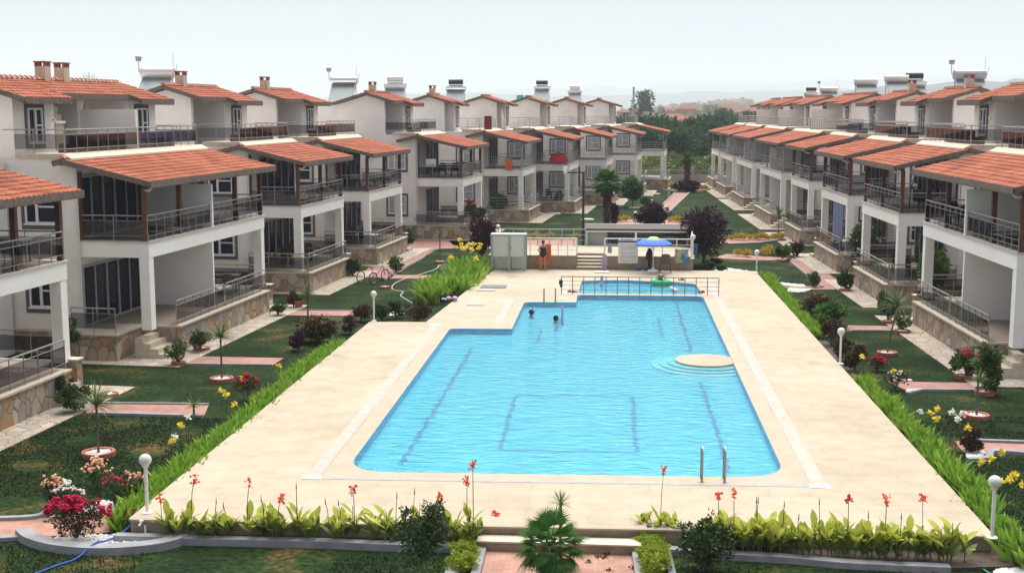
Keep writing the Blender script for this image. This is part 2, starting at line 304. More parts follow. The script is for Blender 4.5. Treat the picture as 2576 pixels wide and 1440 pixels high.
def tilemat():
    Mt = bpy.data.materials.new('clay_roof_tile'); Mt.use_nodes = True; n = Mt.node_tree; b = n.nodes['Principled BSDF']; b.inputs['Roughness'].default_value = .85; b.inputs['Specular IOR Level'].default_value = .15
    tc = n.nodes.new('ShaderNodeTexCoord'); br = n.nodes.new('ShaderNodeTexVoronoi'); br.inputs['Scale'].default_value = 3.2
    rp = n.nodes.new('ShaderNodeValToRGB'); e = rp.color_ramp.elements; e[0].color = (.255,.078,.044,1); e[1].color = (.345,.108,.060,1)
    sep = n.nodes.new('ShaderNodeSeparateColor'); n.links.new(tc.outputs['Object'], br.inputs['Vector']); n.links.new(br.outputs['Color'], sep.inputs[0]); n.links.new(sep.outputs[0], rp.inputs[0])
    no = n.nodes.new('ShaderNodeTexNoise'); no.inputs['Scale'].default_value = 1.1; no.inputs['Detail'].default_value = 7
    r2 = n.nodes.new('ShaderNodeValToRGB'); r2.color_ramp.elements[0].color = (.62,.6,.58,1); r2.color_ramp.elements[1].color = (1.15,1.15,1.15,1); r2.color_ramp.elements[0].position = .3; r2.color_ramp.elements[1].position = .62
    m2 = n.nodes.new('ShaderNodeMix'); m2.data_type = 'RGBA'; m2.blend_type = 'MULTIPLY'; m2.inputs[0].default_value = 1
    n.links.new(tc.outputs['Object'], no.inputs['Vector']); n.links.new(no.outputs['Fac'], r2.inputs[0]); n.links.new(rp.outputs[0], m2.inputs[6]); n.links.new(r2.outputs[0], m2.inputs[7]); n.links.new(m2.outputs[2], b.inputs['Base Color'])
    return Mt
M['tile'] = tilemat()
M['ridge'] = mat('ridge_tile', (.45,.17,.11), .8, c2=(.60,.33,.24), scale=4)
def grassmat():
    Mt = bpy.data.materials.new('mown_grass'); Mt.use_nodes = True; n = Mt.node_tree; b = n.nodes['Principled BSDF']; b.inputs['Roughness'].default_value = .95; b.inputs['Specular IOR Level'].default_value = .1
    tc = n.nodes.new('ShaderNodeTexCoord')
    def nz(s, d=6):
        x = n.nodes.new('ShaderNodeTexNoise'); x.inputs['Scale'].default_value = s; x.inputs['Detail'].default_value = d; n.links.new(tc.outputs['Object'], x.inputs['Vector']); return x
    a = nz(.55, 12); c = nz(7, 12)
    r1 = n.nodes.new('ShaderNodeValToRGB'); e = r1.color_ramp.elements; e[0].position = .40; e[0].color = (.007,.017,.005,1); e[1].position = .68; e[1].color = (.062,.050,.020,1)
    q = e.new(.58); q.color = (.014,.031,.008,1)
    r2 = n.nodes.new('ShaderNodeValToRGB'); r2.color_ramp.elements[0].color = (.35,.38,.35,1); r2.color_ramp.elements[1].color = (2.0,1.9,1.7,1); r2.color_ramp.elements[0].position = .32; r2.color_ramp.elements[1].position = .68
    m2 = n.nodes.new('ShaderNodeMix'); m2.data_type = 'RGBA'; m2.blend_type = 'MULTIPLY'; m2.inputs[0].default_value = 1
    n.links.new(a.outputs['Fac'], r1.inputs[0]); n.links.new(c.outputs['Fac'], r2.inputs[0]); n.links.new(r1.outputs[0], m2.inputs[6]); n.links.new(r2.outputs[0], m2.inputs[7]); n.links.new(m2.outputs[2], b.inputs['Base Color'])
    bp = n.nodes.new('ShaderNodeBump'); bp.inputs['Strength'].default_value = .8; bp.inputs['Distance'].default_value = .08; n.links.new(c.outputs['Fac'], bp.inputs['Height']); n.links.new(bp.outputs[0], b.inputs['Normal'])
    return Mt
M['grass'] = grassmat()
M['blade'] = leafmat('grass_blade', [(.010,.022,.008),(.016,.032,.012),(.025,.04,.015),(.05,.042,.022)], .2)
M['hill'] = mat('far_hill_scrub', (.06,.07,.075), 1, c2=(.10,.11,.11), scale=.004, detail=8)
M['field'] = mat('dry_field', (.10,.14,.04), 1, c2=(.20,.21,.08), scale=.05, detail=8)
def watermat():
    Mt = bpy.data.materials.new('pool_water'); Mt.use_nodes = True; n = Mt.node_tree; n.nodes.remove(n.nodes['Principled BSDF']); out = n.nodes['Material Output']
    t = n.nodes.new('ShaderNodeBsdfTransparent'); t.inputs[0].default_value = (.80,.96,.99,1)
    g = n.nodes.new('ShaderNodeBsdfGlossy'); g.inputs['Roughness'].default_value = .03
    f = n.nodes.new('ShaderNodeFresnel'); f.inputs[0].default_value = 1.27; mx = n.nodes.new('ShaderNodeMixShader')
    tc = n.nodes.new('ShaderNodeTexCoord'); mp = n.nodes.new('ShaderNodeMapping'); mp.inputs['Scale'].default_value = (.55,1.25,1)
    a = n.nodes.new('ShaderNodeTexNoise'); a.inputs['Scale'].default_value = 3.2; a.inputs['Detail'].default_value = 5; a.inputs['Roughness'].default_value = .55; a.inputs['Distortion'].default_value = .4
    n.links.new(tc.outputs['Object'], mp.inputs[0]); n.links.new(mp.outputs[0], a.inputs['Vector'])
    bp = n.nodes.new('ShaderNodeBump'); bp.inputs['Strength'].default_value = .55; bp.inputs['Distance'].default_value = .12
    n.links.new(a.outputs['Fac'], bp.inputs['Height']); n.links.new(bp.outputs[0], g.inputs['Normal']); n.links.new(bp.outputs[0], f.inputs['Normal'])
    n.links.new(f.outputs[0], mx.inputs[0]); n.links.new(t.outputs[0], mx.inputs[1]); n.links.new(g.outputs[0], mx.inputs[2]); n.links.new(mx.outputs[0], out.inputs[0])
    return Mt
M['water'] = watermat()
# ------------------------------------------------------------------ houses
LA, RA = R(4.728), R(-1.353)
def rowpt(u, v, a): return Vector((u*math.sin(a)+v*math.cos(a), u*math.cos(a)-v*math.sin(a), 0))
def rail(parent, sx, p0, p1, z, h, style, name='railing', step=.75):
    p0 = Vector((*p0,0)); p1 = Vector((*p1,0)); d = p1-p0; L = d.length; n = max(1, round(L/step)); mb = MB()
    r = .022 if style == 'glass' else .02
    mb.tube([(p0.x,p0.y,z+h),(p1.x,p1.y,z+h)], r*1.35, 6)
    for i in range(n+1):
        q = p0+d*(i/n); rr = .02 if style == 'glass' else .018
        mb.tube([(q.x,q.y,z),(q.x,q.y,z+h)], rr, 5)
    if style == 'glass':
        for k in (.2, .8): mb.tube([(p0.x,p0.y,z+h*k),(p1.x,p1.y,z+h*k)], .013, 5)
    else:
        for k in (.25, .5, .75): mb.tube([(p0.x,p0.y,z+h*k),(p1.x,p1.y,z+h*k)], .016, 5)
    o = mb.build(name, M['rail' if style == 'glass' else 'railgrey'], parent, sx)
    if style == 'glass':
        g = MB(); nx = Vector((-d.y, d.x, 0)).normalized()*.008
        g.add([(p0.x-nx.x,p0.y-nx.y,z+h*.21),(p1.x-nx.x,p1.y-nx.y,z+h*.21),(p1.x-nx.x,p1.y-nx.y,z+h*.79),(p0.x-nx.x,p0.y-nx.y,z+h*.79)], [(0,1,2,3)])
        g.build('glass_panel', M['railglass'], o, sx)
    return o
def mapw(kind, k0):                        # 2D wall coordinates -> house coordinates; near = wall facing the camera side, out = facing the pool
    if kind == 'near': return lambda a, z, d: (a, k0-d, z)
    return lambda a, z, d: (k0+d, a, z)
def fbox(mb, mp, a0, a1, z0, z1, d0, d1):
    A = mp(a0,z0,d0); B = mp(a1,z1,d1); mb.box(A[0],A[1],A[2],B[0],B[1],B[2])
def window(parent, sx, kind, k0, a0, a1, z0, z1, surround=True, curtain=False, sash=2):
    mp = mapw(kind, k0); f = MB(); t = .07
    fbox(f,mp,a0,a1,z0,z0+t,.0,.07); fbox(f,mp,a0,a1,z1-t,z1,.0,.07); fbox(f,mp,a0,a0+t,z0+t,z1-t,.0,.07); fbox(f,mp,a1-t,a1,z0+t,z1-t,.0,.07)
    am = a0+(a1-a0)*(.5 if sash == 2 else .38); fbox(f,mp,am-.05,am+.05,z0+t,z1-t,.0,.08)
    fbox(f,mp,am+.05,a1-t,(z0+z1)/2-.03,(z0+z1)/2+.03,.0,.06)
    fbox(f,mp,a0-.05,a1+.05,z0-.05,z0,.0,.12)
    o = f.build('window', M['wframe'], parent, sx)
    p = MB(); fbox(p,mp,a0+t,a1-t,z0+t,z1-t,.0,.02); p.build('pane', M['curtain' if curtain else 'pane'], o, sx)
    if surround:
        s = MB(); t = .16
        fbox(s,mp,a0-t,a0-.051,z0-.05-t,z1+t,.0,.045); fbox(s,mp,a1+.051,a1+t,z0-.05-t,z1+t,.0,.045); fbox(s,mp,a0-.051,a1+.051,z1,z1+t,.0,.045); fbox(s,mp,a0-.051,a1+.051,z0-.05-t,z0-.05,.0,.045)
        s.build('surround', M['surround'], o, sx)
def patio(parent, sx, kind, k0, a0, a1, z0, z1, n=4, shut=(0,)):
    mp = mapw(kind, k0); f = MB(); t = .08; p = MB(); s = MB()
    fbox(f,mp,a0,a1,z1-t,z1,.0,.08); fbox(f,mp,a0,a1,z0,z0+.07,.0,.09); W = (a1-a0)/n
    for i in range(n+1):
        c = min(max(a0+i*W, a0+t/2), a1-t/2); fbox(f,mp,c-t/2,c+t/2,z0+.07,z1-t,.0,.08)
    o = f.build('patio_door', M['gframe'], parent, sx)
    for i in range(n):
        q = MB(); fbox(q,mp,a0+i*W+t/2,a0+(i+1)*W-t/2,z0+.07,z1-t,.0,.05 if i in shut else .02); q.build('shutter' if i in shut else 'pane', M['darkroom' if i in shut else 'pane'], o, sx)
def tiles(mb, w0, z0, w1, z1, y0, y1, n, per, smp):        # courses from eave (w0,z0) up to ridge (w1,z1)
    cols = max(2, int((y1-y0)/per*smp)); sl = Vector((w1-w0, z1-z0)); nrm = Vector((-sl.y, sl.x)).normalized()
    if nrm.y < 0: nrm = -nrm
    for i in range(n):
        a = Vector((w0,z0))+sl*(i/n); b = Vector((w0,z0))+sl*((i+1.08)/n if i < n-1 else 1); vs = []
        for j in range(cols+1):
            y = y0+(y1-y0)*j/cols; wv = abs(math.sin(math.pi*j/smp))*.045
            lo = a+nrm*(.036+wv*.8); hi = b+nrm*(.012+wv*.7); base = a+nrm*(.0)
            vs += [(base.x,y,base.y),(lo.x,y,lo.y),(hi.x,y,hi.y)]
        fs = []
        for j in range(cols):
            o = j*3; fs += [(o,o+3,o+4,o+1),(o+1,o+4,o+5,o+2)]
        if (w1 > w0): fs = [f[::-1] for f in fs]
        mb.add(vs, fs)
def ridgecaps(mb, w, z, y0, y1, st=.36):
    n = max(1,int((y1-y0)/st))
    for i in range(n):
        a = y0+i*st; b = a+st*1.1; vs = []
        for (y, r, dz) in ((a,.14,.035),(b,.105,.0)):
            for k in range(6):
                t = math.pi*k/5; vs.append((w+r*math.cos(t), y, z+dz+r*.85*math.sin(t)))
        mb.add(vs, [(k,k+1,7+k,6+k) for k in range(5)]+[(0,1,2,3,4,5)])
def scallop(mb, p0, p1, zt, h, per=.17, off=0, th=.03):    # board hanging from zt with a scalloped lower edge (p in x,y; zt start/end heights)
    p0 = Vector(p0); p1 = Vector(p1); L = (p1-p0).length; n = max(1, round(L/per)); k = 5; d = (p1-p0)/L; nx = Vector((-d.y,d.x))*th/2
    z0, z1 = zt if isinstance(zt, tuple) else (zt, zt); vs = []; N = n*k
    for i in range(N+1):
        t = i/N; q = p0+(p1-p0)*t; top = z0+(z1-z0)*t; f = (i % k)/k; bot = top-h-.055*math.sin(math.pi*f)
        vs += [(q.x-nx.x,q.y-nx.y,top),(q.x-nx.x,q.y-nx.y,bot),(q.x+nx.x,q.y+nx.y,top),(q.x+nx.x,q.y+nx.y,bot)]
    fs = []
    for i in range(N):
        o = i*4; fs += [(o,o+4,o+5,o+1),(o+2,o+3,o+7,o+6),(o+1,o+5,o+7,o+3),(o,o+2,o+6,o+4)]
    fs += [(0,1,3,2),(N*4,N*4+2,N*4+3,N*4+1)]
    mb.add(vs, fs)
def gable_roof(parent, sx, name, wr, zr, right, wl, zl, y0, y1, fine, scal, facia_h=.2):
    """right = list of (w_eave, z_eave, ya, yb)"""
    per, smp = (.28, 5) if fine else (.5, 4); mb = MB()
    for (we, ze, ya, yb) in right:
        n = max(3, round(math.hypot(we-wr, ze-zr)/.4)); tiles(mb, we, ze, wr, zr, ya, yb, n, per, smp)
    if wl is not None:
        n = max(2, round(abs(wl-wr)/.4)); tiles(mb, wl, zl, wr, zr, y0, y1, n, per, smp)
    o = mb.build(name, M['tile'], parent, sx)
    r = MB(); ridgecaps(r, wr, zr+.03, y0, y1); r.build('ridge_cap', M['ridge'], o, sx)
    s = MB()
    for (we, ze, ya, yb) in right: s.prxz([(wr,zr-.12),(we,ze-.12),(we,ze-.01),(wr,zr-.01)], ya+.03, yb-.03)
    if wl is not None: s.prxz([(wl,zl-.12),(wr,zr-.12),(wr,zr-.01),(wl,zl-.01)], y0+.03, y1-.03)
    s.build('soffit', M['soffit'], o, sx)
    f = MB()
    for (we, ze, ya, yb) in right:
        if scal: scallop(f, (we+.02,ya), (we+.02,yb), ze+.04, facia_h)
        else: f.box(we,ya,ze-.16,we+.03,yb,ze+.03)
    ends = [(y0,1),(y1,-1)]
    for ye, sg in ends:
        rr = [q for q in right if abs((q[2] if sg > 0 else q[3])-ye) < .01]
        for (we, ze, ya, yb) in rr: f.bar((wr,ye,zr-.06),(we,ye,ze-.06),.04,.2,upv=(0,0,1))
        if wl is not None: f.bar((wr,ye,zr-.06),(wl,ye,zl-.06),.04,.2,upv=(0,0,1))
    srt = sorted(right, key=lambda q: q[2])
    for q0, q1 in zip(srt, srt[1:]):
        if abs(q0[0]-q1[0]) > .1:
            yy = q0[3]; lo, hi = (q0, q1) if q0[0] < q1[0] else (q1, q0)
            f.bar((lo[0]-.3,yy,lo[1]-.02+.09),(hi[0],yy,hi[1]-.06),.05,.2)
    f.build('fascia_board', M['wood'], o, sx)
    return o
def house(side, k, u0, vB, L, fd, style, gap, label, double=False, chim=(1.5,), posts=3, windows=True, first=False, ylow=None, furn=None, last=False, steps='far', fine=True, curtain=False):
    a, sx = (LA, 1) if side == 'L' else (RA, -1)
    loc = rowpt(u0, vB, a)
    row = 'left' if side == 'L' else 'right'
    root = empty('house', loc, -a, label, 'house', 'white houses in the %s row' % row)
    glass = style == 'glass'; F = -fd; st = 'glass' if glass else 'bars'; TE = F-(.35 if fd < 3 else .2)
    wsh, rc1, ul = (-.9, 1.7, 3.8) if (style == 'bars' and side == 'L') else (0, 3.0, 6.2)
    units = [(0, L)] if not double else [(0, L/2), (L/2, L)]
    # walls
    b = MB(); b.box(-9.6, 0, 0, F, L, 7.22)
    if gap > 0: b.box(-9.6, L+.002, 0, F-2.6, L+gap-.06, 7.1)
    for ui, (ya, yb) in enumerate(units):
        mir = double and ui == 0
        yy = (lambda t, ya=ya: ya+t) if not mir else (lambda t, yb=yb: yb-t)
        UL = min(yb-ya, ul); zr = 9.98; roofz = lambda wv: zr-.30*abs(wv+6.8)
        rec0, rec1 = .25, rc1
        prA = [(-9.0,7.2),(-5.55,7.2),(-5.55,roofz(-5.55)),(-6.8,zr),(-9.0,roofz(-9.0))]
        prC = [(-9.0,7.2),(-6.75,7.2),(-6.75,roofz(-6.75)),(-9.0,roofz(-9.0))]
        prB = [(-9.0,7.2),(-5.05,7.2),(-5.05,roofz(-5.05)),(-6.8,zr),(-9.0,roofz(-9.0))]
        prA, prC, prB = [[(a_+wsh, b_) for a_, b_ in pr] for pr in (prA, prC, prB)]
        for pr, t0, t1 in ((prA,0,rec0),(prC,rec0,rec1),(prB,rec1,UL)):
            q = sorted((yy(t0), yy(t1))); b.prxz(pr, q[0], q[1])
    if double: b.box(-5.55, L/2-.1, 7.2, TE-.02, L/2+.1, 9.0)
    b.box(-9.0+wsh, .3, 7.2, -13.4, L, 9.33); b.box(-13.4, .3, 0, -9.604, L, 7.2)
    body = b.build('wall', M['stucco'], root, sx)
    # ground terrace
    t = MB(); y0t, y1t = (-.4, L-1.1) if not double else (1.1, L-1.1)
    if steps == 'none': y0t, y1t = -.4, L+.2
    t.box(F-.0, y0t, 0, .55, y1t, .93); t.box(-9.64, -.06, 0, F-.004, -.0, .93)
    if double: t.box(F, -1.0, 0, -.9, y0t-.004, .93)
    ymid = y1t+.0
    if steps != 'none':
        t.box(F-.0, y1t+.004, 0, -.55, L+.15, .93)
        for yp in ([L+.15] + ([-.6] if double and False else [])): t.box(-.55+.004, yp-.3, 0, .25, yp+.05, 1.05)
    t.build('stone_base', M['stone'], root, sx)
    c = MB(); c.box(F+.006, y0t+.0, .934, .62, y1t+.0, 1.0)
    if steps != 'none': c.box(F+.006, y1t+.003, .934, -.55, L+.15, 1.0); c.box(-.6, L-.2, 1.054, .31, L+.25, 1.1)
    if double: c.box(F+.006, -1.06, .934, -.84, y0t-.003, 1.0)
    c.build('coping', M['cream'], root, sx)
    def stairs(yc0, yc1):
        s = MB()
        for i in range(4): s.box(-.545+.3*i, yc0, 0, -.245+.3*i, yc1, .75-.19*i)
        s.build('steps', M['cream'], root, sx)
    if steps != 'none':
        stairs(y1t+.006, L-.154)
        if double: stairs(-.3, 1.09)
    # first-floor slab
    s = MB(); s.box(F+.004, 0, 3.66, 0, L, 4.215); s.build('balcony_slab', M['stucco2'], root, sx)
    s = MB(); s.box(F+.006, -.05, 4.218, .05, L+.05, 4.262); s.build('slab_edge', M['pinkstone'], root, sx)
    s = MB(); s.box(F+.01, .25, 4.265, -.25, L-.25, 4.275); s.box(F+.01, y0t+.15, 1.003, .3, y1t-.1, 1.012); s.build('floor_tiles', M['tilefloor'], root, sx)
    # columns, each its own part
    ycs = [.02, L-.4] if not double else [.02, L-.4]
    for yc in ycs:
        s = MB(); s.box(-.4, yc, 1.0, -.02, yc+.38, 3.66); s.build('column', M['stucco2'], root, sx)
    if not double and L > 5 and glass:
        pass
    if double:
        s = MB(); s.box(F+.01, L/2-.07, 1.0, -.02, L/2+.07, 3.66); s.box(F+.01, L/2-.07, 4.262, .02, L/2+.07, 6.0); s.build('party_screen', M['stucco2'], root, sx)
    # railings
    H = .92; segs = [(.08, L-.08)] if not double else [(.08, L/2-.1), (L/2+.1, L-.08)]
    for q0, q1 in segs: rail(root, sx, (-.06,q0), (-.06,q1), 4.26, H, st)
    rail(root, sx, (F+.1,.06), (-.06,.06), 4.26, H, st, step=1.05)
    rail(root, sx, (F+.1,L-.06), (-.06,L-.06), 4.26, H, st, step=1.05)
    gs = [(y0t+.1, y1t-.05)] if not double else [(y0t+.1, L/2-.1), (L/2+.1, y1t-.05)]
    for q0, q1 in gs: rail(root, sx, (.42,q0), (.42,q1), 1.0, H, st)
    if double: rail(root, sx, (F+.1,-.92), (-.95,-.92), 1.0, H, st, step=1.1)
    else: rail(root, sx, (F+.1,y0t+.06), (.42,y0t+.06), 1.0, H, st, step=1.1)
    if steps != 'none': rail(root, sx, (F+.1,L+.08), (-.2,L+.08), 1.1, .85, st, step=1.6)
    # terrace parapet and railing
    s = MB(); wq = -2.95 if fd < 3 else -3.1; s.box(-5.0, -.06, 7.223, TE-.35, L+.12, 7.4); s.prxz([(TE-.345,7.2),(wq+.28,7.15),(wq+.26,7.25),(TE+.1,7.41),(TE-.345,7.41)], -.3, L+.3); s.build('terrace_edge', M['cream'], root, sx)
    for q0, q1 in segs: rail(root, sx, (TE-.0,q0), (TE-.0,q1), 7.405, .86, st, step=.8 if glass else .9)
    rail(root, sx, (-5.5,.02), (TE,.02), 7.405, .86, st, step=1.2)
    if double: pass
    rail(root, sx, (-5.0,L-.02), (TE,L-.02), 7.405, .86, st, step=1.2)
    # pergola roof over the balcony
    wr = -2.95 if fd < 3 else -3.1
    LS = .65 if side == 'R' else (.35 if double else 1.5)
    o = gable_roof(root, sx, 'balcony_roof', wr, 7.2, [(.42, 6.42, -.55, L+.5)], wr-LS, 7.2-.22*LS, -.55, -.02, fine, glass and fine)
    gb = MB(); gb.bar((-.12,.0,6.28),(-.12,L,6.28),.14,.16)
    for i in range(int(L/1.0)+1):
        yb = .1+i*(L-.2)/int(L/1.0); gb.bar((.3,yb,6.28),(wr,yb,7.02),.07,.12)
    gb.build('rafter', M['soffit' if glass else 'railgrey'], o, sx)
    # wooden posts
    if double: yp = [.1, L*.24, L*.5-.25, L*.5+.35, L*.76, L-.1] if False else [.1, L*.26, L*.74, L-.1]
    else: yp = [.1+(L-.2)*i/(posts-1) for i in range(posts)]
    for yq in yp:
        s = MB(); tw = .085 if glass else .045
        s.box(-.14-tw, yq-tw, 4.262, -.14+tw, yq+tw, 6.2); s.build('post', M['post' if glass else 'railgrey'], root, sx)
    s = MB(); tw = .07 if glass else .04; s.box(F+.05, .03, 4.262, F+.05+2*tw, .03+2*tw, 6.75); s.build('post', M['post' if glass else 'railgrey'], root, sx)
    # upper roofs
    for ui, (ya, yb) in enumerate(units):
        mir = double and ui == 0; UL = min(yb-ya, ul)
        if not double or ui == 0:
            if double:
                right = [(-4.3,9.40,-.4,2.9), (-4.85,9.57,2.9,L-2.9), (-4.3,9.40,L-2.9,L+.35)]
                gable_roof(root, sx, 'roof', -6.8, 10.15, right, -9.25, 9.42, -.4, L+.35, fine, glass and fine)
            else:
                right = [(-4.85+wsh,9.57,-.4,rc1-.1), (-4.3+wsh,9.40,rc1-.1,UL+.35)]
                gable_roof(root, sx, 'roof', -6.8+wsh, 10.15, right, -9.25+wsh, 9.42, -.4, UL+.35, fine, glass and fine)
        B0, B1 = (ya+rc1, ya+UL) if not mir else (ya, yb-3.0)
        window(root, sx, 'out', -5.05+wsh, (B0+B1)/2-.5, (B0+B1)/2+.5, 7.75, 9.05, True, False)
        rc = (ya+1.6 if ul > 4 else ya+.98) if not mir else yb-1.6
        if fine or True:
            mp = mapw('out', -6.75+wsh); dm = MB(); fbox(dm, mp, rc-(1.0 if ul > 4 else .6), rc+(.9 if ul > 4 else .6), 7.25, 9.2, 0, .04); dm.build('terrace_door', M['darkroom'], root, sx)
        if fine:
            lm = MB(); ly = B0+.25 if not mir else B1-.25; lm.tube([(-5.05,ly,8.75),(-4.9,ly,8.75),(-4.9,ly,8.65)], .02, 5); lm.sphere((-4.9,ly,8.58), .09, 8); lm.build('wall_lamp', M['lampwhite'], root, sx)
    # chimneys
    for yc in chim:
        s = MB(); s.box(-7.1+wsh, yc-.22, 9.8, -6.65+wsh, yc+.22, 10.72); o = s.build('chimney', M['cream'], root, sx)
        s = MB()
        for q in (-.2,-.07,.07,.2): s.box(-7.1+wsh,yc+q-.035,10.72,-7.03+wsh,yc+q+.035,10.88); s.box(-6.72+wsh,yc+q-.035,10.72,-6.65+wsh,yc+q+.035,10.88)
        for q in (-.1,): s.box(-6.95+wsh,yc-.22,10.72,-6.88+wsh,yc-.15,10.88)
        s.box(-7.14+wsh, yc-.26, 10.88, -6.61+wsh, yc+.26, 10.93); s.build('chimney_cap', M['redbrick'], o, sx)
    # doors on the pool side, windows on the camera side
    for ui, (ya, yb) in enumerate(units):
        mir = double and ui == 0
        d0, d1 = (yb-(5.6 if fd < 3 else 4.3), yb-.3) if not double else (ya+.12, yb-.2)
        for zf in (4.3, 1.05):
            patio(root, sx, 'out', F, d0, d1, zf, zf+(2.3 if zf > 2 else 2.25), 6 if double else (5 if fd < 3 else 4), (0,3,5) if double else (0,3))
    if windows:
        for z0 in (4.85, 1.75): window(root, sx, 'near', 0, F-2.0, F-.75, z0, z0+1.25, True, curtain, 1)
        s = MB(); s.box(F-.5, -.004, 4.3, F-.06, -.05, 6.4); 
    # gutter pipe on the near corner
    s = MB(); s.tube([(.42,-.45,6.36),(.42,-.45,6.22),(.25,-.3,6.12),(.02,-.12,6.12)] , .04, 6); s.tube([(F+.1,-.09,6.9),(F+.1,-.09,1.0)], .04, 6); s.build('gutter_pipe', M['wframe'], root, sx)
    g = MB(); g.box(F+.15, (-1.6 if double else -1.1), .006, 1.7, L+.9, .03); g.build('apron_paving', M['flag'], root, sx)
    return root
def ord_(n): return ['nearest','second','third','fourth','fifth','sixth','seventh','eighth','ninth','tenth'][n]
LEFT = [(0,26.2,-20.35,10.2,2.75,'glass',5.6,True,(),4), (1,42.1,-20.3,11.7,2.75,'glass',5.0,True,(5.4,6.9),4), (2,59.0,-20.35,7.2,2.75,'glass',4,False,(1.9,),3), (3,70.3,-20.05,7.7,2.75,'glass',7,False,(1.8,),3),
        (4,85.0,-17.5,7.2,3.35,'glass',7,False,(1.7,),3), (5,99.2,-15.5,7.2,3.35,'bars',2,False,(1.6,),3), (6,108.8,-12.9,7.2,3.35,'bars',2.5,False,(),3), (7,118.8,-10.5,7.2,3.35,'bars',6,False,(),3),
        (8,132.2,-8.4,7.2,3.35,'bars',5.6,False,(),3), (9,145.1,-6.2,7.2,3.35,'bars',0,False,(),3)]
RIGHT = [(0,42.3,14.5,11.7,2.75,'glass',4.2,True,(),4), (1,58.2,14.5,7.6,2.75,'glass',4.2,False,(),3), (2,70.2,14.65,7.7,2.75,'glass',6.2,False,(1.9,),3), (3,84.3,15.0,7.2,2.75,'glass',4.4,False,(1.5,),3),
        (4,96.1,15.0,11.6,2.75,'bars',6.5,True,(),3), (5,114.3,15.2,11.6,2.75,'bars',4.1,True,(),3), (6,130.2,15.3,11.5,2.75,'bars',3.8,True,(),3), (7,145.6,15.5,8,2.75,'bars',0,False,(),3)]
ll = ['white double house cut off by the left edge of the photo',
      'white double house with a screen wall across its balcony, largest in the left row',
      'white house with wooden balcony posts right after the big left double house',
      'white house with three dark wooden balcony posts, fourth in the left row',
      'white house with laundry and table on its wooden balcony, fifth in the left row',
      'white house with an orange cloth on its barred balcony, sixth in the left row',
      'white house with a red parasol on its barred balcony, seventh in the left row',
      'white house with barred balcony behind the black lamp post, eighth in the left row',
      'white house with barred balcony behind the palm crown, ninth in the left row',
      'white house whose see-through end balcony shows the trees, last of the left row']
rl = ['white double house cut off by the right edge, nearest in the right row',
      'white house with a garden swing on its wooden balcony, second in the right row',
      'white house with a blue awning cloth below its balcony, third in the right row',
      'white house with dark wooden posts, fourth in the right row, last with smoked glass rails',
      'white double house with grey bar railings, fifth in the right row',
      'white double house with grey bar railings, sixth in the right row',
      'small looking white double house with grey bar railings, seventh in the right row',
      'farthest white house of the right row, its stone base beside the far garden wall']
HS = {}
for (k,u0,vB,L,fd,stl,gap,dbl,ch,ps) in LEFT:
    HS['L%d'%k] = house('L', k, u0, vB, L, fd, stl, gap, ll[k], dbl, ch, ps if stl == 'glass' else 2, windows=k > 0, fine=k < 5, curtain=k >= 4)
for (k,u0,vB,L,fd,stl,gap,dbl,ch,ps) in RIGHT:
    HS['R%d'%k] = house('R', k, u0, vB, L, fd, stl, gap, rl[k], dbl, ch, ps if stl == 'glass' else 2, windows=k > 0, fine=k < 4, curtain=False)
def hp(side, k, wx, y, z=0):              # point in a house's own frame -> world
    T = LEFT if side == 'L' else RIGHT; a, s = (LA, 1) if side == 'L' else (RA, -1); q = T[k]
    P = rowpt(q[1]+y, q[2]+s*wx, a); P.z = z; return P
# ------------------------------------------------------------------ ground, deck and pool
def sheet(name, pts, z, mt, kind='structure', h=None, label=None):
    mb = MB(); mb.prism([(p[0],p[1]) for p in pts], z if h is None else z-h, z+(.0 if h is not None else .004)); o = mb.build(name, mt); return tag(o, kind=kind)
def fill(outer, holes, z, mt, name, skirt=None):
    bm = bmesh.new()
    for loop in [outer]+holes:
        vs = [bm.verts.new((p[0],p[1],z)) for p in loop]
        for i in range(len(vs)): bm.edges.new((vs[i], vs[(i+1)%len(vs)]))
    bmesh.ops.triangle_fill(bm, use_beauty=True, use_dissolve=False, edges=bm.edges[:])
    for f in bm.faces:
        f.normal_update()
        if f.normal.z < 0: f.normal_flip()
    me = bpy.data.meshes.new(name); bm.to_mesh(me); bm.free(); me.materials.append(mt)
    o = bpy.data.objects.new(name, me); col.objects.link(o); return o
def offset(P, d):
    n = len(P); a = sum(P[i][0]*P[(i+1)%n][1]-P[(i+1)%n][0]*P[i][1] for i in range(n)); sg = 1 if a > 0 else -1; out = []
    for i in range(n):
        p, q, r = Vector(P[i-1][:2]), Vector(P[i][:2]), Vector(P[(i+1)%n][:2]); e1 = (q-p).normalized(); e2 = (r-q).normalized()
        n1 = Vector((e1.y,-e1.x))*sg; n2 = Vector((e2.y,-e2.x))*sg; b = (n1+n2); b = b/max(.35, b.dot(n1)); out.append((q.x+b.x*d, q.y+b.y*d))
    return out
def rounded(P, rad, n=6):
    out = []; N = len(P)
    for i in range(N):
        p, q, r = Vector(P[i-1]), Vector(P[i]), Vector(P[(i+1)%N]); R_ = rad[i]
        if R_ <= 0: out.append(tuple(q)); continue
        a = q+(p-q).normalized()*R_; b = q+(r-q).normalized()*R_
        for k in range(n+1): t = k/n; out.append(tuple((1-t)**2*a+2*t*(1-t)*q+t*t*b))
    return out

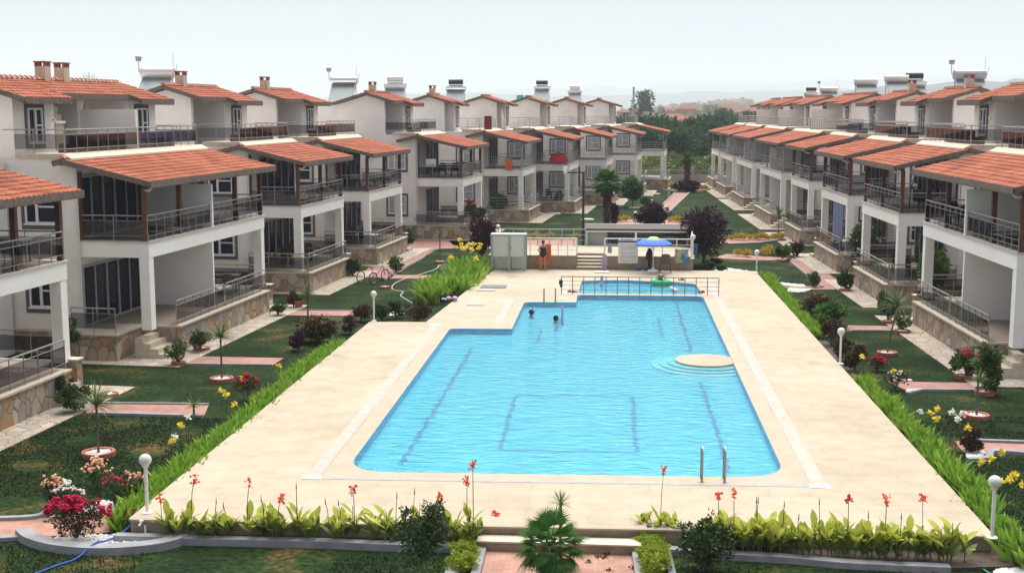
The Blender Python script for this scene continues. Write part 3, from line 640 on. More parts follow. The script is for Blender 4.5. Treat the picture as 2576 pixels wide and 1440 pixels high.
DZ = .4; PF = .17
deckP = [(-10.15,24.75),(-9.85,49.6),(-7.55,49.7),(-6.35,66.9),(7.6,67.2),(7.78,25.15)]
poolP = rounded([(-6.35,28.55),(4.15,28.9),(4.2,57.8),(-1.62,57.72),(-1.62,55.45),(-3.95,55.35),(-3.95,48.4),(-6.4,48.3)], [1.2,1.2,.5,.3,0,.4,0,.3])
kidP = rounded([(-1.6,58.28),(4.25,58.36),(4.1,61.9),(3.2,62.4),(.5,63.1),(-1.55,62.6)], [.35,.35,.2,.2,.8,.2])
copI = poolP; copO = offset(poolP, .42); kidO = offset(kidP, .22)
big = rounded([(-6.8,28.12),(4.6,28.45),(4.62,63.5),(-2.0,63.3),(-2.0,55.85),(-4.35,55.8),(-4.35,48.78),(-6.85,48.7)], [.1]*8, 2)
tag(fill(deckP, [big], DZ, M['deck'], 'pool_deck'), kind='structure')
tag(fill(big, [poolP, kidP], DZ, M['coping'], 'pool_coping'), kind='structure')
tag(fill([(-9000,-200),(9000,-200),(9000,14000),(-9000,14000)], [offset(poolP,.2)], -.7, M['field'], 'ground'), kind='structure')
tag(fill([(-120,5),(110,5),(110,153),(-120,153)], [offset(poolP,.2), offset(kidP,.1)], 0, M['grass'], 'lawn'), kind='structure')
def ring_wall(P, z0, z1, mb):
    n = len(P); vs = [(p[0],p[1],z0) for p in P]+[(p[0],p[1],z1) for p in P]; mb.add(vs, [(i,(i+1)%n,n+(i+1)%n,n+i) for i in range(n)])
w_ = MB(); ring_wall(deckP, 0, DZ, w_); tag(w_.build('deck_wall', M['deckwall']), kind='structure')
lip = MB()
for i in range(len(deckP)):
    p, q = deckP[i], deckP[(i+1)%len(deckP)]; lip.bar((p[0],p[1],DZ-.025),(q[0],q[1],DZ-.025), .09, .045)
tag(lip.build('deck_edge', M['deck']), kind='structure')
w_ = MB(); ring_wall(poolP, PF, DZ, w_); ring_wall(kidP, .2, DZ, w_); tag(w_.build('pool_wall', M['poolwall']), kind='structure')
f_ = fill(offset(poolP,.0), [], PF, M['pool'], 'pool_floor'); tag(f_, kind='structure')
tag(fill(kidP, [], .24, M['pool'], 'pool_floor'), kind='structure')
tag(fill(poolP, [], .36, M['water'], 'pool_water'), kind='structure'); tag(fill(kidP, [], .36, M['water'], 'pool_water'), kind='structure')
# overflow grates (white bands left and right) and the mosaic strip along the front
s = MB()
def band(mb, p, q, wd, z=DZ+.006):
    p = Vector(p); q = Vector(q); d = (q-p).normalized(); nrm = Vector((-d.y,d.x))*wd/2
    mb.add([(*(p-nrm),z),(*(q-nrm),z),(*(q+nrm),z),(*(p+nrm),z)], [(0,1,2,3)] )
band(s, (-7.02,28.0), (-7.08,49.0), .34); band(s, (4.82,28.3), (4.85,63.6), .36); band(s, (-4.62,49.4),(-4.6,56.0), .32); band(s, (-2.3,56.2), (-2.3,63), .34)
tag(s.build('overflow_grate', M['gutter']), kind='structure')
s = MB(); s.box(-7.02-.22,27.85,DZ+.007,-7.02+.22,28.1,DZ+.014); s.box(4.6,28.1,DZ+.007,5.05,28.4,DZ+.014); s.box(-7.3,48.9,DZ+.007,-6.85,49.1,DZ+.014)
tag(s.build('grate_end_plate', M['white']), kind='structure')
s = MB(); band(s, (-6.75,27.98), (4.55,28.28), .2); tag(s.build('mosaic_band', M['mosaic']), kind='structure')
# lane lines on the floor, ragged as the ripples break them
rng = random.Random(5)
def lane(mb, p, q, wd):
    p = Vector(p); q = Vector(q); L = (q-p).length; n = int(L/.16); d = (q-p)/L; nn = Vector((-d.y,d.x)); vs = []
    for i in range(n+1):
        c = p+d*(L*i/n)+nn*rng.uniform(-.05,.05); w2 = wd/2*rng.uniform(.75,1.25); vs += [(*(c-nn*w2),PF+.006),(*(c+nn*w2),PF+.006)]
    mb.add(vs, [(2*i,2*i+2,2*i+3,2*i+1) for i in range(n)])
FZ = PF
def fp(x, y): P = at(x, y, FZ); return (P.x, P.y)
s = MB()
for a_, b_ in (((1008,1168),(1188,875)), ((1255,1128),(1298,995)), ((1590,995),(1600,1135)), ((1762,960),(1835,1188)), ((1700,760),(1738,885)), ((1360,828),(1352,862)), ((1655,800),(1665,850)), ((1410,800),(1398,832))):
    lane(s, fp(*a_), fp(*b_), .13)
P1, P2 = fp(1255,1130), fp(1598,1138); lane(s, P1, P2, .11); lane(s, fp(1298,994), fp(1590,994), .10)
tag(s.build('lane_line', M['poolline']), kind='structure')
# round step island at the right side
C0 = at(1772, 905, .36); C0 = Vector((3.55-.9+.35, C0.y, 0))
C0.x = at(1775,905,.36).x
s = MB(); N = 40
s.lathe([(1.06,PF),(1.06,.372),(1.0,.38),(.001,.38)], N, (C0.x,C0.y,0)); tag(s.build('round_step', M['deck']), kind='structure')
s = MB()
for r_, zt in ((1.34,.30),(1.62,.25),(1.9,.20)): s.lathe([(r_,PF),(r_,zt),(.001,zt)], N, (C0.x,C0.y,0))
tag(s.build('underwater_steps', M['stepblue']), kind='structure')
# ------------------------------------------------------------------ upper platform behind the pool
PZ = 1.14
P0, P1 = at(1235,647,PZ), at(1743,650,PZ)
plat = [(P0.x-.2,67.25),(P1.x+.05,67.25),(P1.x+.4,72.3),(P0.x-.2,72.3)]
sL, sR = G('U',668,640,PZ).x, G('U',945,640,PZ).x
s = MB(); s.prism([(plat[0][0],67.25),(sL,67.25),(sL,72.3),(plat[0][0],72.3)], 0, PZ-.04); s.prism([(sL,68.5),(sR,68.5),(sR,72.3),(sL,72.3)], 0, PZ-.04); s.prism([(sR,67.25),(plat[1][0],67.25),(plat[2][0],72.3),(sR,72.3)], 0, PZ-.04)
tag(s.build('upper_platform', M['deckwall']), kind='structure')
s = MB(); s.prism([(plat[0][0]-.05,67.2),(sL+.03,67.2),(sL+.03,68.5),(sR-.03,68.5),(sR-.03,67.2),(plat[1][0]+.05,67.2),(plat[2][0]+.1,72.35),(plat[0][0]-.05,72.35)], PZ-.038, PZ)
tag(s.build('platform_paving', M['deck']), kind='structure')
s = MB(); c_ = MB()
for i in range(4):
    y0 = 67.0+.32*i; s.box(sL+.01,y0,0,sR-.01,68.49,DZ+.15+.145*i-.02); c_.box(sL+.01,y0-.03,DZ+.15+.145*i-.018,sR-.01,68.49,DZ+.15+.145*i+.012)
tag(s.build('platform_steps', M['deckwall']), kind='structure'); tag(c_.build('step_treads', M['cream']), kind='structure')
# front steps down to the brick path
fL, fR = at(1205,1325,.4).x, at(1612,1330,.4).x
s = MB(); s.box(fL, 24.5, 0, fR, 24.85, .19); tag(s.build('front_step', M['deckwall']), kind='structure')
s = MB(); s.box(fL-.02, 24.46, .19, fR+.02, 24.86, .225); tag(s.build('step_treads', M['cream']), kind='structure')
# ------------------------------------------------------------------ paths
def path(pts, mt='brickFar', z=.012, name='path', k=True, h=.0):
    P = [G(*p) if len(p) == 3 else at(*p) for p in pts]; sheet(name, P, z, M[mt]); return P
def kerb(pts, wd=.16, h=.09, closed=False, name='kerb', mt='kerb'):
    P = [Vector((p[0],p[1])) for p in pts]; out = []
    if len(P) > 3:
        for i in range(len(P)-1):
            a, b, c, d = P[max(i-1,0)], P[i], P[i+1], P[min(i+2,len(P)-1)]
            for k in range(6): t = k/6; out.append(.5*((2*b)+(c-a)*t+(2*a-5*b+4*c-d)*t*t+(3*b-a-3*c+d)*t*t*t))
        out.append(P[-1]); P = out
    mb = MB(); vs = []; n = len(P)
    for i in range(n):
        d = (P[min(i+1,n-1)]-P[max(i-1,0)]).normalized(); nn = Vector((-d.y,d.x))*wd/2
        for sg, z in ((-1,0),(-1,h),(1,h),(1,0)): q_ = P[i]+nn*sg*(1 if z == 0 else .9); vs.append((q_.x,q_.y,z))
    fs = [(i*4+k,(i+1)*4+k,(i+1)*4+k+1,i*4+k+1) for i in range(n-1) for k in range(3)]+[(0,1,2,3),((n-1)*4+3,(n-1)*4+2,(n-1)*4+1,(n-1)*4)]
    fs = [f[::-1] for f in fs]; mb.add(vs, fs)
    return tag(mb.build(name, M[mt]), kind='structure')
p = path([('A',830,680),('A',1905,692),('A',1860,792),('A',780,765)]); kerb([G('A',860,676),G('A',1905,688)],.1,.06); kerb([G('A',830,772),G('A',1850,800)],.16,.08)
p = path([('A',1740,245),('A',2590,262),('A',2490,325),('A',1690,318)]); kerb([G('A',1700,322),G('A',2480,330)],.14,.07)
path([('T',330,1115),('T',1240,1122),('T',1200,1168),('T',290,1160)]); kerb([G('T',330,1112),G('T',1240,1120)],.08,.05)
path([('T',1280,792),('T',1830,796),('T',1800,826),('T',1250,824)])
path([('T',1500,478),('T',2190,480),('T',2190,555),('T',1690,560),('T',1260,825),('T',1010,800),('T',1090,700),('T',1440,560),('T',1430,520)])
kerb([G('T',2190,560),G('T',1690,564),G('T',1550,650),G('T',1280,790)],.12,.08)
path([('V',970,1250),('V',1510,1262),('V',1540,1305),('V',930,1298)]); kerb([G('V',1540,1312),G('V',1060,1305),G('V',930,1318),G('V',760,1310)],.16,.08)
path([('F',1330,618),('F',2135,632),('F',2130,695),('F',1480,690)]); kerb([G('F',1510,735),G('F',1640,702),G('F',2130,706)],.16,.08)
path([('F',1940,1160),('F',2190,1175),('F',2620,1190),('F',2620,1272),('F',2240,1260),('F',2020,1265)]); kerb([G('F',2010,1120),G('F',2190,1168),G('F',2620,1182)],.14,.08); kerb([G('F',2620,1290),G('F',2300,1270),G('F',2240,1330),G('F',2060,1345)],.2,.1)
path([('V',400,642),('V',600,640),('V',890,850),('V',860,925),('V',390,925),('V',380,895),('V',640,895),('V',720,880)]); kerb([G('V',455,680),G('V',735,905)],.14,.08)
path([('U',1920,640),('U',2050,600),('V',460,640),('V',440,660),('U',2300,655)])
# long diagonal path between the far lawns
path([('c',1590,1180),('c',1715,1176),('U',1500,238),('U',1440,170)],'brickFar'); kerb([G('c',1720,1176),G('U',1502,240)],.16,.08); kerb([G('c',1586,1180),G('U',1450,165)],.14,.08)
path([('U',-500,470),('U',220,466),('U',690,466),('U',690,530),('U',-100,530),('U',-420,540)])
# foreground brick path with grey kerbs
path([('C',2080,1165),('D',1200,1190),('D',1240,1800),('C',1980,1800)],'brickA')
kerb([at(1180,1362),at(1128,1470)],.3,.13); kerb([G('C',2130,1140),G('C',2040,1500)],.2,.1); kerb([G('D',1215,1200),G('D',1260,1500)],.2,.1); kerb([G('D',1480,1200),G('D',1560,1500)],.16,.12)
kerb([G('C',2130,1150),G('D',1215,1185)],.12,.06)
path([('B',-60,950),('B',330,935),('B',780,915),('B',1330,880),('B',1240,1040),('B',700,1090),('B',230,1110),('B',-60,1125)],'brickA')
kerb([G('B',-60,955),G('B',340,932),G('B',480,850),G('B',560,840)],.16,.09); kerb([G('B',-60,1135),G('B',220,1118)],.2,.08)
kerb([G('B',210,1090),G('B',300,1160),G('B',520,1220),G('B',850,1250),G('B',1200,1240),G('B',1500,1200),G('B',1680,1140),G('B',1760,1105)],.34,.17)
kerb([G('B',1050,1075,.15),G('B',1300,1080,.15),G('B',1600,1090,.15),G('B',1760,1100,.15),G('C',600,1125,.15),G('C',1190,1150,.15),G('C',1850,1165,.15)],.24,.15)
kerb([G('D',1480,1195,.12),G('D',1900,1235,.12),G('D',2576,1272,.12),G('E',1000,1325,.12),G('E',1900,1365,.12)],.26,.13)
# planting bed soil
LB = [G('B',1050,1075,.15),G('C',600,1125,.15),G('C',1850,1165,.15)]; RB = [G('D',1520,1197,.12),G('D',2576,1272,.12),G('E',1900,1365,.12)]
tag(MB().prism([(-10.2,24.74),(fL-.05,24.86),(LB[2].x,LB[2].y),(LB[1].x,LB[1].y),(LB[0].x,LB[0].y)], 0, .10).build('planting_bed', M['soil']), kind='structure')
tag(MB().prism([(fR+.05,24.92),(7.9,25.14),(8.6,24.4),(RB[2].x,RB[2].y),(RB[1].x,RB[1].y),(RB[0].x,RB[0].y)], 0, .08).build('planting_bed', M['soil']), kind='structure')
sheet('planting_bed', [(-10.2,25),(-10.75,25),(-10.55,46),(-9.95,46)], .03, M['soil']); sheet('planting_bed', [(7.8,25),(8.5,25),(8.3,66.8),(7.65,66.8)], .03, M['soil'])
# pebbles: a scatter of individual stones, one mound per bed
def pebbles(name, poly, n, size, label, seed=1, z0=.02):
    rg = random.Random(seed); mb = MB(); P = [(p[0],p[1]) for p in poly]
    xs = [p[0] for p in P]; ys = [p[1] for p in P]
    def inside(x, y):
        c = False; j = len(P)-1
        for i in range(len(P)):
            if (P[i][1] > y) != (P[j][1] > y) and x < (P[j][0]-P[i][0])*(y-P[i][1])/(P[j][1]-P[i][1])+P[i][0]: c = not c
            j = i
        return c
    mb.prism(P, .006, z0); k = 0
    while k < n:
        x, y = rg.uniform(min(xs),max(xs)), rg.uniform(min(ys),max(ys))
        if not inside(x,y): continue
        s_ = size*rg.uniform(.6,1.3); mb.sphere((x,y,z0+s_*.3), s_, 6, 0, .6, rg.uniform(.8,1.3), rg.uniform(.7,1.1)); k += 1
    return tag(mb.build(name, M['pebble']), label, 'pebbles', kind='stuff')
pebbles('pebble_bed', [G('B',340,1130),G('B',560,1190),G('B',850,1215),G('B',1200,1205),G('B',1460,1170),G('B',1640,1120),G('B',1400,1095),G('B',900,1090)], 900, .035, 'white marble pebbles in the curved grey bed under the red rose bush', 1)
pebbles('pebble_bed', [G('B',450,925),G('B',800,915),G('B',1210,885),G('B',1150,800),G('B',900,780),G('B',700,860)], 420, .035, 'white marble pebbles under the peach roses beside the left lamp', 2)
pebbles('pebble_bed', [G('V',340,866),G('V',560,885),G('V',590,900),G('V',380,892)], 120, .05, 'upper white pebble strip by the fork of the right garden path', 3)
pebbles('pebble_bed', [G('V',400,918),G('V',640,925),G('V',560,950),G('V',420,945)], 120, .05, 'lower white pebble strip by the fork of the right garden path', 4)
pebbles('pebble_bed', [G('F',1340,600),G('F',1500,590),G('F',1560,615),G('F',1350,620)], 110, .04, 'white pebbles behind the yellow flowers at the end of the middle right path', 5)
pebbles('pebble_bed', [G('F',1490,700),G('F',1620,690),G('F',1640,705),G('F',1520,735)], 110, .04, 'white pebbles in front of the middle right path', 6)
pebbles('pebble_bed', [G('F',2030,1250),G('F',2230,1265),G('F',2190,1310),G('F',2060,1320)], 200, .035, 'white pebbles in the grey curved bed at the lower right path', 7)
pebbles('pebble_bed', [G('E',2380,1380),G('E',2620,1380),G('E',2620,1480),G('E',2300,1440)], 300, .035, 'white pebbles in the bottom right corner', 8)
pebbles('pebble_bed', [G('T',1250,1120),G('T',1400,1115),G('T',1400,1150),G('T',1250,1165)], 90, .045, 'white pebbles beside the bronze shrub at the left deck corner', 9)
pebbles('pebble_bed', [G('U',1900,700),G('U',2300,768),G('U',2050,765),G('U',1850,740)], 120, .06, 'white stones under the small shrubs right of the platform', 10)
# grass blades near the camera
rg = random.Random(9); gb = MB()
for i in range(26000):
    x, y = rg.uniform(-13.5, 10.5), rg.uniform(19.8, 24.0)
    if (-9.3 < x < -5.5 and y > 22.6) or (fL-.6 < x < fR+.5): continue
    if math.sin(x*1.7+y)*math.cos(y*1.3-x*.6) > .55: continue
    h = rg.uniform(.03,.075); a_ = rg.uniform(0,6.28); q = Vector((x,y,0)); r_ = Vector((math.cos(a_),math.sin(a_),0))*.012; t_ = Vector((rg.uniform(-.03,.03),rg.uniform(-.03,.03),h))
    gb.add([q-r_,q+r_,q+t_], [(0,1,2)])
for i in range(52000):
    y = rg.uniform(24.4, 37); x = rg.uniform(-17.5, -10.95) if i % 5 < 3 else rg.uniform(8.7, 13.2)
    if math.sin(x*1.9+y*1.1)*math.cos(y*1.4-x*.8) > .6 or (x < 0 and (y < 27.2 or y > 34.9)) or (x > 0 and (y < 25.6 or 32.5 < y < 34.4)): continue
    h = rg.uniform(.02,.055); a_ = rg.uniform(0,6.28); q = Vector((x,y,0)); r_ = Vector((math.cos(a_),math.sin(a_),0))*.015; t_ = Vector((rg.uniform(-.03,.03),rg.uniform(-.03,.03),h))
    gb.add([q-r_,q+r_,q+t_], [(0,1,2)])
tag(gb.build('grass', M['blade']), 'short patchy lawn grass in the foreground', 'grass', kind='stuff')
# far setting: wall, road, field, hills
FW = at(2300,461,0)
yw = at(1700,462,0).y
s = MB(); s.box(-4, yw+1.5, 0, 13.5, yw+1.7, 1.05); s.box(-30, yw+5, 0, -4, yw+5.2, 1.05); tag(s.build('garden_wall', M['concrete']), 'low grey garden wall between the two rows at the far end', 'wall')
fr = empty('garden_fence', (0,yw+1.6,1.05), 0, 'thin grey railing on top of the far garden wall', 'fence')
s = MB(); s.tube([(-4,0,.5),(13,0,.5)], .03, 5); s.tube([(-4,0,.25),(13,0,.25)], .025, 5); s.build('rail', M['railgrey'], fr)
for i in range(9): MB().box(-4+i*2.1,-.03,0,-3.94+i*2.1,.03,.5).build('fence_post', M['railgrey'], fr)
s = MB(); s.box(9.2,yw+1.2,0,9.9,yw+1.45,1.9); tag(s.build('gate_pillar', M['concrete']), 'grey square pillar at the far garden gate beside the small palm', 'pillar')
sheet('road', [(-60,yw+2.2),(60,yw+2.2),(60,yw+8),(-60,yw+8)], -.2, M['concrete'])
def hill(name, xs, y, base, prof, depth, seed, mt='hill'):
    rg = random.Random(seed); mb = MB(); n = len(prof); vs = []
    rows = 6
    for j in range(rows+1):
        t = j/rows; hh = math.sin(math.pi*min(1, t)) if j <= rows else 0
        for i in range(n):
            x = xs[0]+(xs[1]-xs[0])*i/(n-1); vs.append((x+rg.uniform(-1,1)*(xs[1]-xs[0])/n*.3, y+depth*t, base+prof[i]*hh*rg.uniform(.93,1.05)))
    mb.add(vs, [(j*n+i,j*n+i+1,(j+1)*n+i+1,(j+1)*n+i) for j in range(rows) for i in range(n-1)])
    return tag(mb.build(name, M[mt], smooth=True), kind='structure')
def ridge(n, a, seed, wob=.12):            # interpolated skyline
    rg = random.Random(seed); out = []
    for i in range(n):
        t = i/(n-1)*(len(a)-1); k = min(int(t), len(a)-2); f = t-k; f = f*f*(3-2*f); out.append(max(0,(a[k]*(1-f)+a[k+1]*f)*(1+rg.uniform(-wob,wob)*.5)+rg.uniform(0,wob)*8))
    return out
hill('hills', (-150,1900), 2200, -1, ridge(60, [2,8,24,52,66,70,72,72,72,72], 3), 900, 3)
hill('hills', (-3200,5200), 5200, -1, ridge(90, [0,20,50,92,80,100,120,130,130,140,150,150], 4), 2200, 4)
hill('mountains', (-6500,7800), 9500, -1, ridge(90, [0,10,40,120,180,200,240,290,320,330,330,330], 5, .06), 3000, 5)
# ------------------------------------------------------------------ vegetation
def rdir(rg, zmin=-1):
    while True:
        v = Vector((rg.uniform(-1,1),rg.uniform(-1,1),rg.uniform(zmin,1)))
        if .05 < v.length < 1: return v
def crown_mb(seed, n, rx, ry, rz, c, leaf, clumps=9, inner=.35, mb=None, mi=0, up=.2):
    n = int(n*1.5); leaf *= 1.12
    rg = random.Random(seed); mb = mb or MB(); cl = []
    for i in range(clumps):
        v = rdir(rg); cl.append((Vector((v.x*rx*.72, v.y*ry*.72, v.z*rz*.72)), rg.uniform(.24,.52)))
    sp = [(rdir(rg, -.3 if up < .5 else .2).normalized(), rg.uniform(1.0,1.3)) for _ in range(max(7, clumps))]
    for i in range(n//6):
        d0, m0 = sp[rg.randrange(len(sp))]; t = rg.uniform(.6,1)*m0*.88; p = Vector((d0.x*rx*t, d0.y*ry*t, d0.z*rz*t))+rdir(rg)*leaf*.9+Vector(c)
        L = leaf*rg.uniform(.6,1.3); mb.leaf(p, d0+rdir(rg)*.9, rdir(rg), L, L*.5, mi)
    for i in range(n):
        k, s_ = cl[rg.randrange(clumps)]; v = rdir(rg).normalized()*(rg.uniform(inner,1)**.6)
        p = Vector((k.x+v.x*rx*s_, k.y+v.y*ry*s_, k.z+v.z*rz*s_))+Vector(c)
        d = (v+rdir(rg)*.8+Vector((0,0,up))); L = leaf*rg.uniform(.6,1.35); mb.leaf(p, d, rdir(rg), L, L*.5, mi)
    return mb
def flowers(seed, n, rx, ry, rz, c, size, mb=None, top=True, mi=0, spots=8):
    rg = random.Random(seed); mb = mb or MB(); sp = []
    for i in range(spots):
        a = rg.uniform(0,6.28); r = rg.uniform(.1,.95); z = rg.uniform(-.2,1)*math.sqrt(max(0,1-r*r*.8)); sp.append(Vector((math.cos(a)*r*rx, math.sin(a)*r*ry, z*rz)))
    for i in range(n):
        k = sp[rg.randrange(spots)]; p = k+rdir(rg)*size*3.2+Vector(c)
        for j in range(4):
            mb.leaf(p, rdir(rg, -.2), rdir(rg), size*rg.uniform(.7,1.2), size*.9, mi)
    return mb
def blooms(seed, n, rx, ry, rz, c, size, spots):
    rg = random.Random(seed); mb = MB(); sp = []
    for i in range(spots):
        a = rg.uniform(0,6.28); q = rg.uniform(0,.9); sp.append(Vector((math.cos(a)*q*rx,math.sin(a)*q*ry,rz*(math.sqrt(1-q*q*.8)*rg.uniform(.5,1.05)))))
    for i in range(n):
        k = sp[rg.randrange(spots)]; p = k+rdir(rg)*size*2.6+Vector(c); mb.sphere(tuple(p), size*rg.uniform(.7,1.2), 6, 0, .75)
    return mb
def bush(name, loc, rx, ry, rz, leafm, label, cat, seed, n=700, leaf=.09, fl=None, fln=60, fls=.035, group=None, stems=5, spots=8, lift=.1):
    rx *= .88; ry *= .88; e = empty(name, loc, 0, label, cat, group)
    crown_mb(seed, n, rx, ry, rz, (0,0,rz+lift), leaf, clumps=max(6,int(n/150))).build('foliage', M[leafm], e)
    s = MB(); rg = random.Random(seed)
    for i in range(stems): d = rdir(rg); s.tube([(0,0,0),(d.x*rx*.3,d.y*ry*.3,rz*.7),(d.x*rx*.6,d.y*ry*.6,rz*1.4)], [.022,.014,.006], 5)
    s.build('stem', M['bark'], e)
    if fl and name == 'rose_bush': blooms(seed+1, fln, rx*1.1, ry*1.1, rz*1.05, (0,0,rz+lift), fls, spots).build('flower', M[fl], e)
    elif fl: flowers(seed+1, fln, rx, ry, rz, (0,0,rz+lift+.03), fls, spots=spots).build('flower', M[fl], e)
    return e
def ring(loc, r, label, group='brick tree rings with white pebbles'):
    e = empty('tree_ring', loc, 0, label, 'tree ring', group)
    s = MB(); n = 22
    for i in range(n):
        a = 2*math.pi*i/n; b = 2*math.pi*(i+.9)/n
        p = [(math.cos(t)*q, math.sin(t)*q) for t, q in ((a,r),(b,r),(b,r-.09),(a,r-.09))]; s.prism(p, 0, .13)
    s.build('brick_ring', M['redbrick'], e)
    g = MB(); g.lathe([(r-.092,0),(r-.092,.085),(.001,.10)], 22); rg = random.Random(int(r*1000)+int(loc[0]*7))
    for i in range(70):
        a = rg.uniform(0,6.28); q = rg.uniform(.05,r-.12); g.sphere((q*math.cos(a),q*math.sin(a),.10), rg.uniform(.016,.032), 6, 0, .7)
    g.build('pebbles', M['pebble'], e); return e
def spiky(mb, c, n, L, W, seed, lowest=-.35, droop=.5):
    rg = random.Random(seed)
    for i in range(n):
        a = rg.uniform(0,6.28); el = math.asin(rg.uniform(lowest, .98)); d = Vector((math.cos(a)*math.cos(el), math.sin(a)*math.cos(el), math.sin(el)))
        mb.blade(Vector(c)+d*.02, d, L*rg.uniform(.75,1.1), W, droop*rg.uniform(.5,1.4), n=3)
    return mb
def yucca(loc, h, L, label, seed, n=110, lean=(0,0), droop=.35, dead=False, group='spiky dracaena trees on thin trunks', W=.03):
    e = empty('dracaena_tree', loc, 0, label, 'small tree', group)
    t = MB(); t.tube([(0,0,0),(lean[0]*.3,lean[1]*.3,h*.4),(lean[0]*.75,lean[1]*.75,h*.75),(lean[0],lean[1],h)], [.04,.033,.03,.035], 7); t.build('trunk', M['bark'], e)
    spiky(MB(), (lean[0],lean[1],h), n, L, W, seed, -.25 if not dead else -.9, droop).build('crown', M['spike'], e)
    return e
# fan palm leaf
def fan(mb, p, d, L, pet, seed, n=26, spread=2.5, droop=.35):
    rg = random.Random(seed); d = d.normalized(); side = d.cross(Vector((0,0,1))); side = side.normalized() if side.length > .05 else Vector((1,0,0)); nrm = side.cross(d).normalized()
    mb.tube([p, p+d*pet*.5+Vector((0,0,.02)), p+d*pet], [.014,.011,.009], 4); q = p+d*pet
    for i in range(n):
        t = (i/(n-1)-.5)*spread; dd = (d*math.cos(t)+side*math.sin(t)); rr = (side*math.cos(t)-d*math.sin(t)); l = L*(1-.28*abs(t)/spread*2)*rg.uniform(.92,1.06)
        w0 = L*spread/n*.29; m_ = q+dd*l*.6; tp = q+dd*l+Vector((0,0,-droop*l*.5*rg.uniform(.6,1.3)))
        mb.add([q, m_-rr*w0+nrm*w0*.35, m_, m_+rr*w0+nrm*w0*.35, tp], [(0,1,2),(0,2,3),(1,4,2),(2,4,3)])
def fanpalm(loc, h, tr, L, pet, nf, label, seed, lowest=-.7, skirt=0, rz=0, group=None):
    e = empty('fan_palm', loc, rz, label, 'palm', group)
    t = MB(); rg = random.Random(seed); k = max(5,int(h/.18)); pts = [(rg.uniform(-.01,.01)*2, rg.uniform(-.01,.01)*2, h*i/k) for i in range(k+1)]
    t.tube(pts, [tr*(1.25 if i == 0 else (1.0 if i % 2 else .86)) for i in range(k+1)], 10)
    for i in range(int(k*14)):
        a = rg.uniform(0,6.28); z = rg.uniform(.05,1)*h; t.leaf(Vector((math.cos(a)*tr*.9,math.sin(a)*tr*.9,z)), Vector((math.cos(a)*.7,math.sin(a)*.7,.8)), Vector((math.sin(a),-math.cos(a),0)).cross(Vector((0,0,1))), .16*tr/.15, .09*tr/.15)
    t.build('trunk', M['palmbark'], e); c = MB()
    for i in range(nf):
        a = i*2.399+rg.uniform(-.2,.2); el = math.asin(lowest+(.97-lowest)*(i+.5)/nf)
        fan(c, Vector((0,0,h)), Vector((math.cos(a)*math.cos(el),math.sin(a)*math.cos(el),math.sin(el))), L*rg.uniform(.85,1.08), pet*rg.uniform(.8,1.15), seed*50+i, droop=.3+.5*max(0,-math.sin(el)))
    c.build('crown', M['palmleaf'], e)
    if skirt:
        d_ = MB()
        for i in range(skirt):
            a = rg.uniform(0,6.28); fan(d_, Vector((0,0,h-.05)), Vector((math.cos(a)*.5,math.sin(a)*.5,-.85)), L*.75, pet*.7, seed*70+i, n=14, droop=.8)
        d_.build('dead_leaves', M['brownleaf'], e)
    return e
def tree(name, loc, h, tr, rx, rz, leafm, label, cat, seed, n=2600, leaf=.11, bark='bark', group=None, base=None, limbs=6):
    e = empty(name, loc, 0, label, cat, group); base = base if base is not None else h-2*rz; rg = random.Random(seed); t = MB()
    t.tube([(0,0,0),(rg.uniform(-.04,.04),rg.uniform(-.04,.04),base),(0,0,base+rz*1.1)], [tr,tr*.75,tr*.3], 8)
    for i in range(limbs):
        a = rg.uniform(0,6.28); q = rg.uniform(.4,.8); t.tube([(0,0,base*rg.uniform(.75,1)),(math.cos(a)*rx*q*.5,math.sin(a)*rx*q*.5,base+rz*.5),(math.cos(a)*rx*q,math.sin(a)*rx*q,base+rz*rg.uniform(.9,1.6))], [tr*.55,tr*.35,tr*.12], 6)
    t.build('trunk', M[bark], e)
    crown_mb(seed, n, rx, rx, rz, (0,0,h-rz), leaf, clumps=max(10,n//110)).build('crown', M[leafm], e)
    return e
# --- dracaenas and their rings
TR = [('A',900,1150,.72,'in the front left lawn'),('A',2025,470,.66,'in the second left lawn'),('T',1725,683,.5,'by the white hose end in the back left lawn'),
      ('F',1325,375,.62,'in the middle right lawn'),('F',2140,950,.62,'in the lower right lawn with dry grass'),('A',685,430,.42,'beside the stone pier of the nearest left house'),
      ('T',1222,915,.4,'at the bend of the white hose'),('A',1630,322,.42,'under the round shrub by the second left path'),('V',935,940,.42,'under the shrub at the elbow of the right path'),
      ('V',1335,1232,.42,'behind the middle right path'),('V',1462,1318,.5,'wide one in front of the middle right path'),('F',2215,735,.5,'under the tall oleander'),('F',2020,590,.45,'under the pink oleander'),
      ('V',370,668,.4,'at the corner of the far right path'),('A',1000,612,.45,'half hidden behind the front dracaena'),('A',1840,190,.5,'under the darkest shrub beside the stone terrace wall')]
for (r_,x,y,rad,t_) in TR: P = G(r_,x,y); P.z = .0; ring(P, rad*.62 if rad < .6 else rad*.6, 'red brick ring with white pebbles '+t_)
def hscale(r_, x0, y0, x1, y1): P = G(r_,x0,y0); return P
P = G('A',900,1150); yucca(P, 1.36, .72, 'dracaena with an upright spiky head in the front left lawn', 1, 150)
P = G('A',2025,470); yucca(P, 1.5, .66, 'dracaena with a round spiky head in the second left lawn', 2, 170, droop=.5)
P = G('T',520,1178); yucca(P, 1.15, .5, 'dracaena with drooping tuft at the third left path', 3, 170, dead=True, droop=.9)
P = G('T',1725,683); yucca(P, 1.62, .5, 'thin dracaena beside the purple tree on the back left lawn', 4, 90)
P = G('F',1325,375); yucca(P, 1.85, .9, 'leaning dracaena in the middle right lawn', 5, 150, lean=(.3,0), droop=.6)
P = G('F',2140,950); yucca(P, 1.15, .33, 'small headed dracaena in the dry lower right lawn', 6, 60)
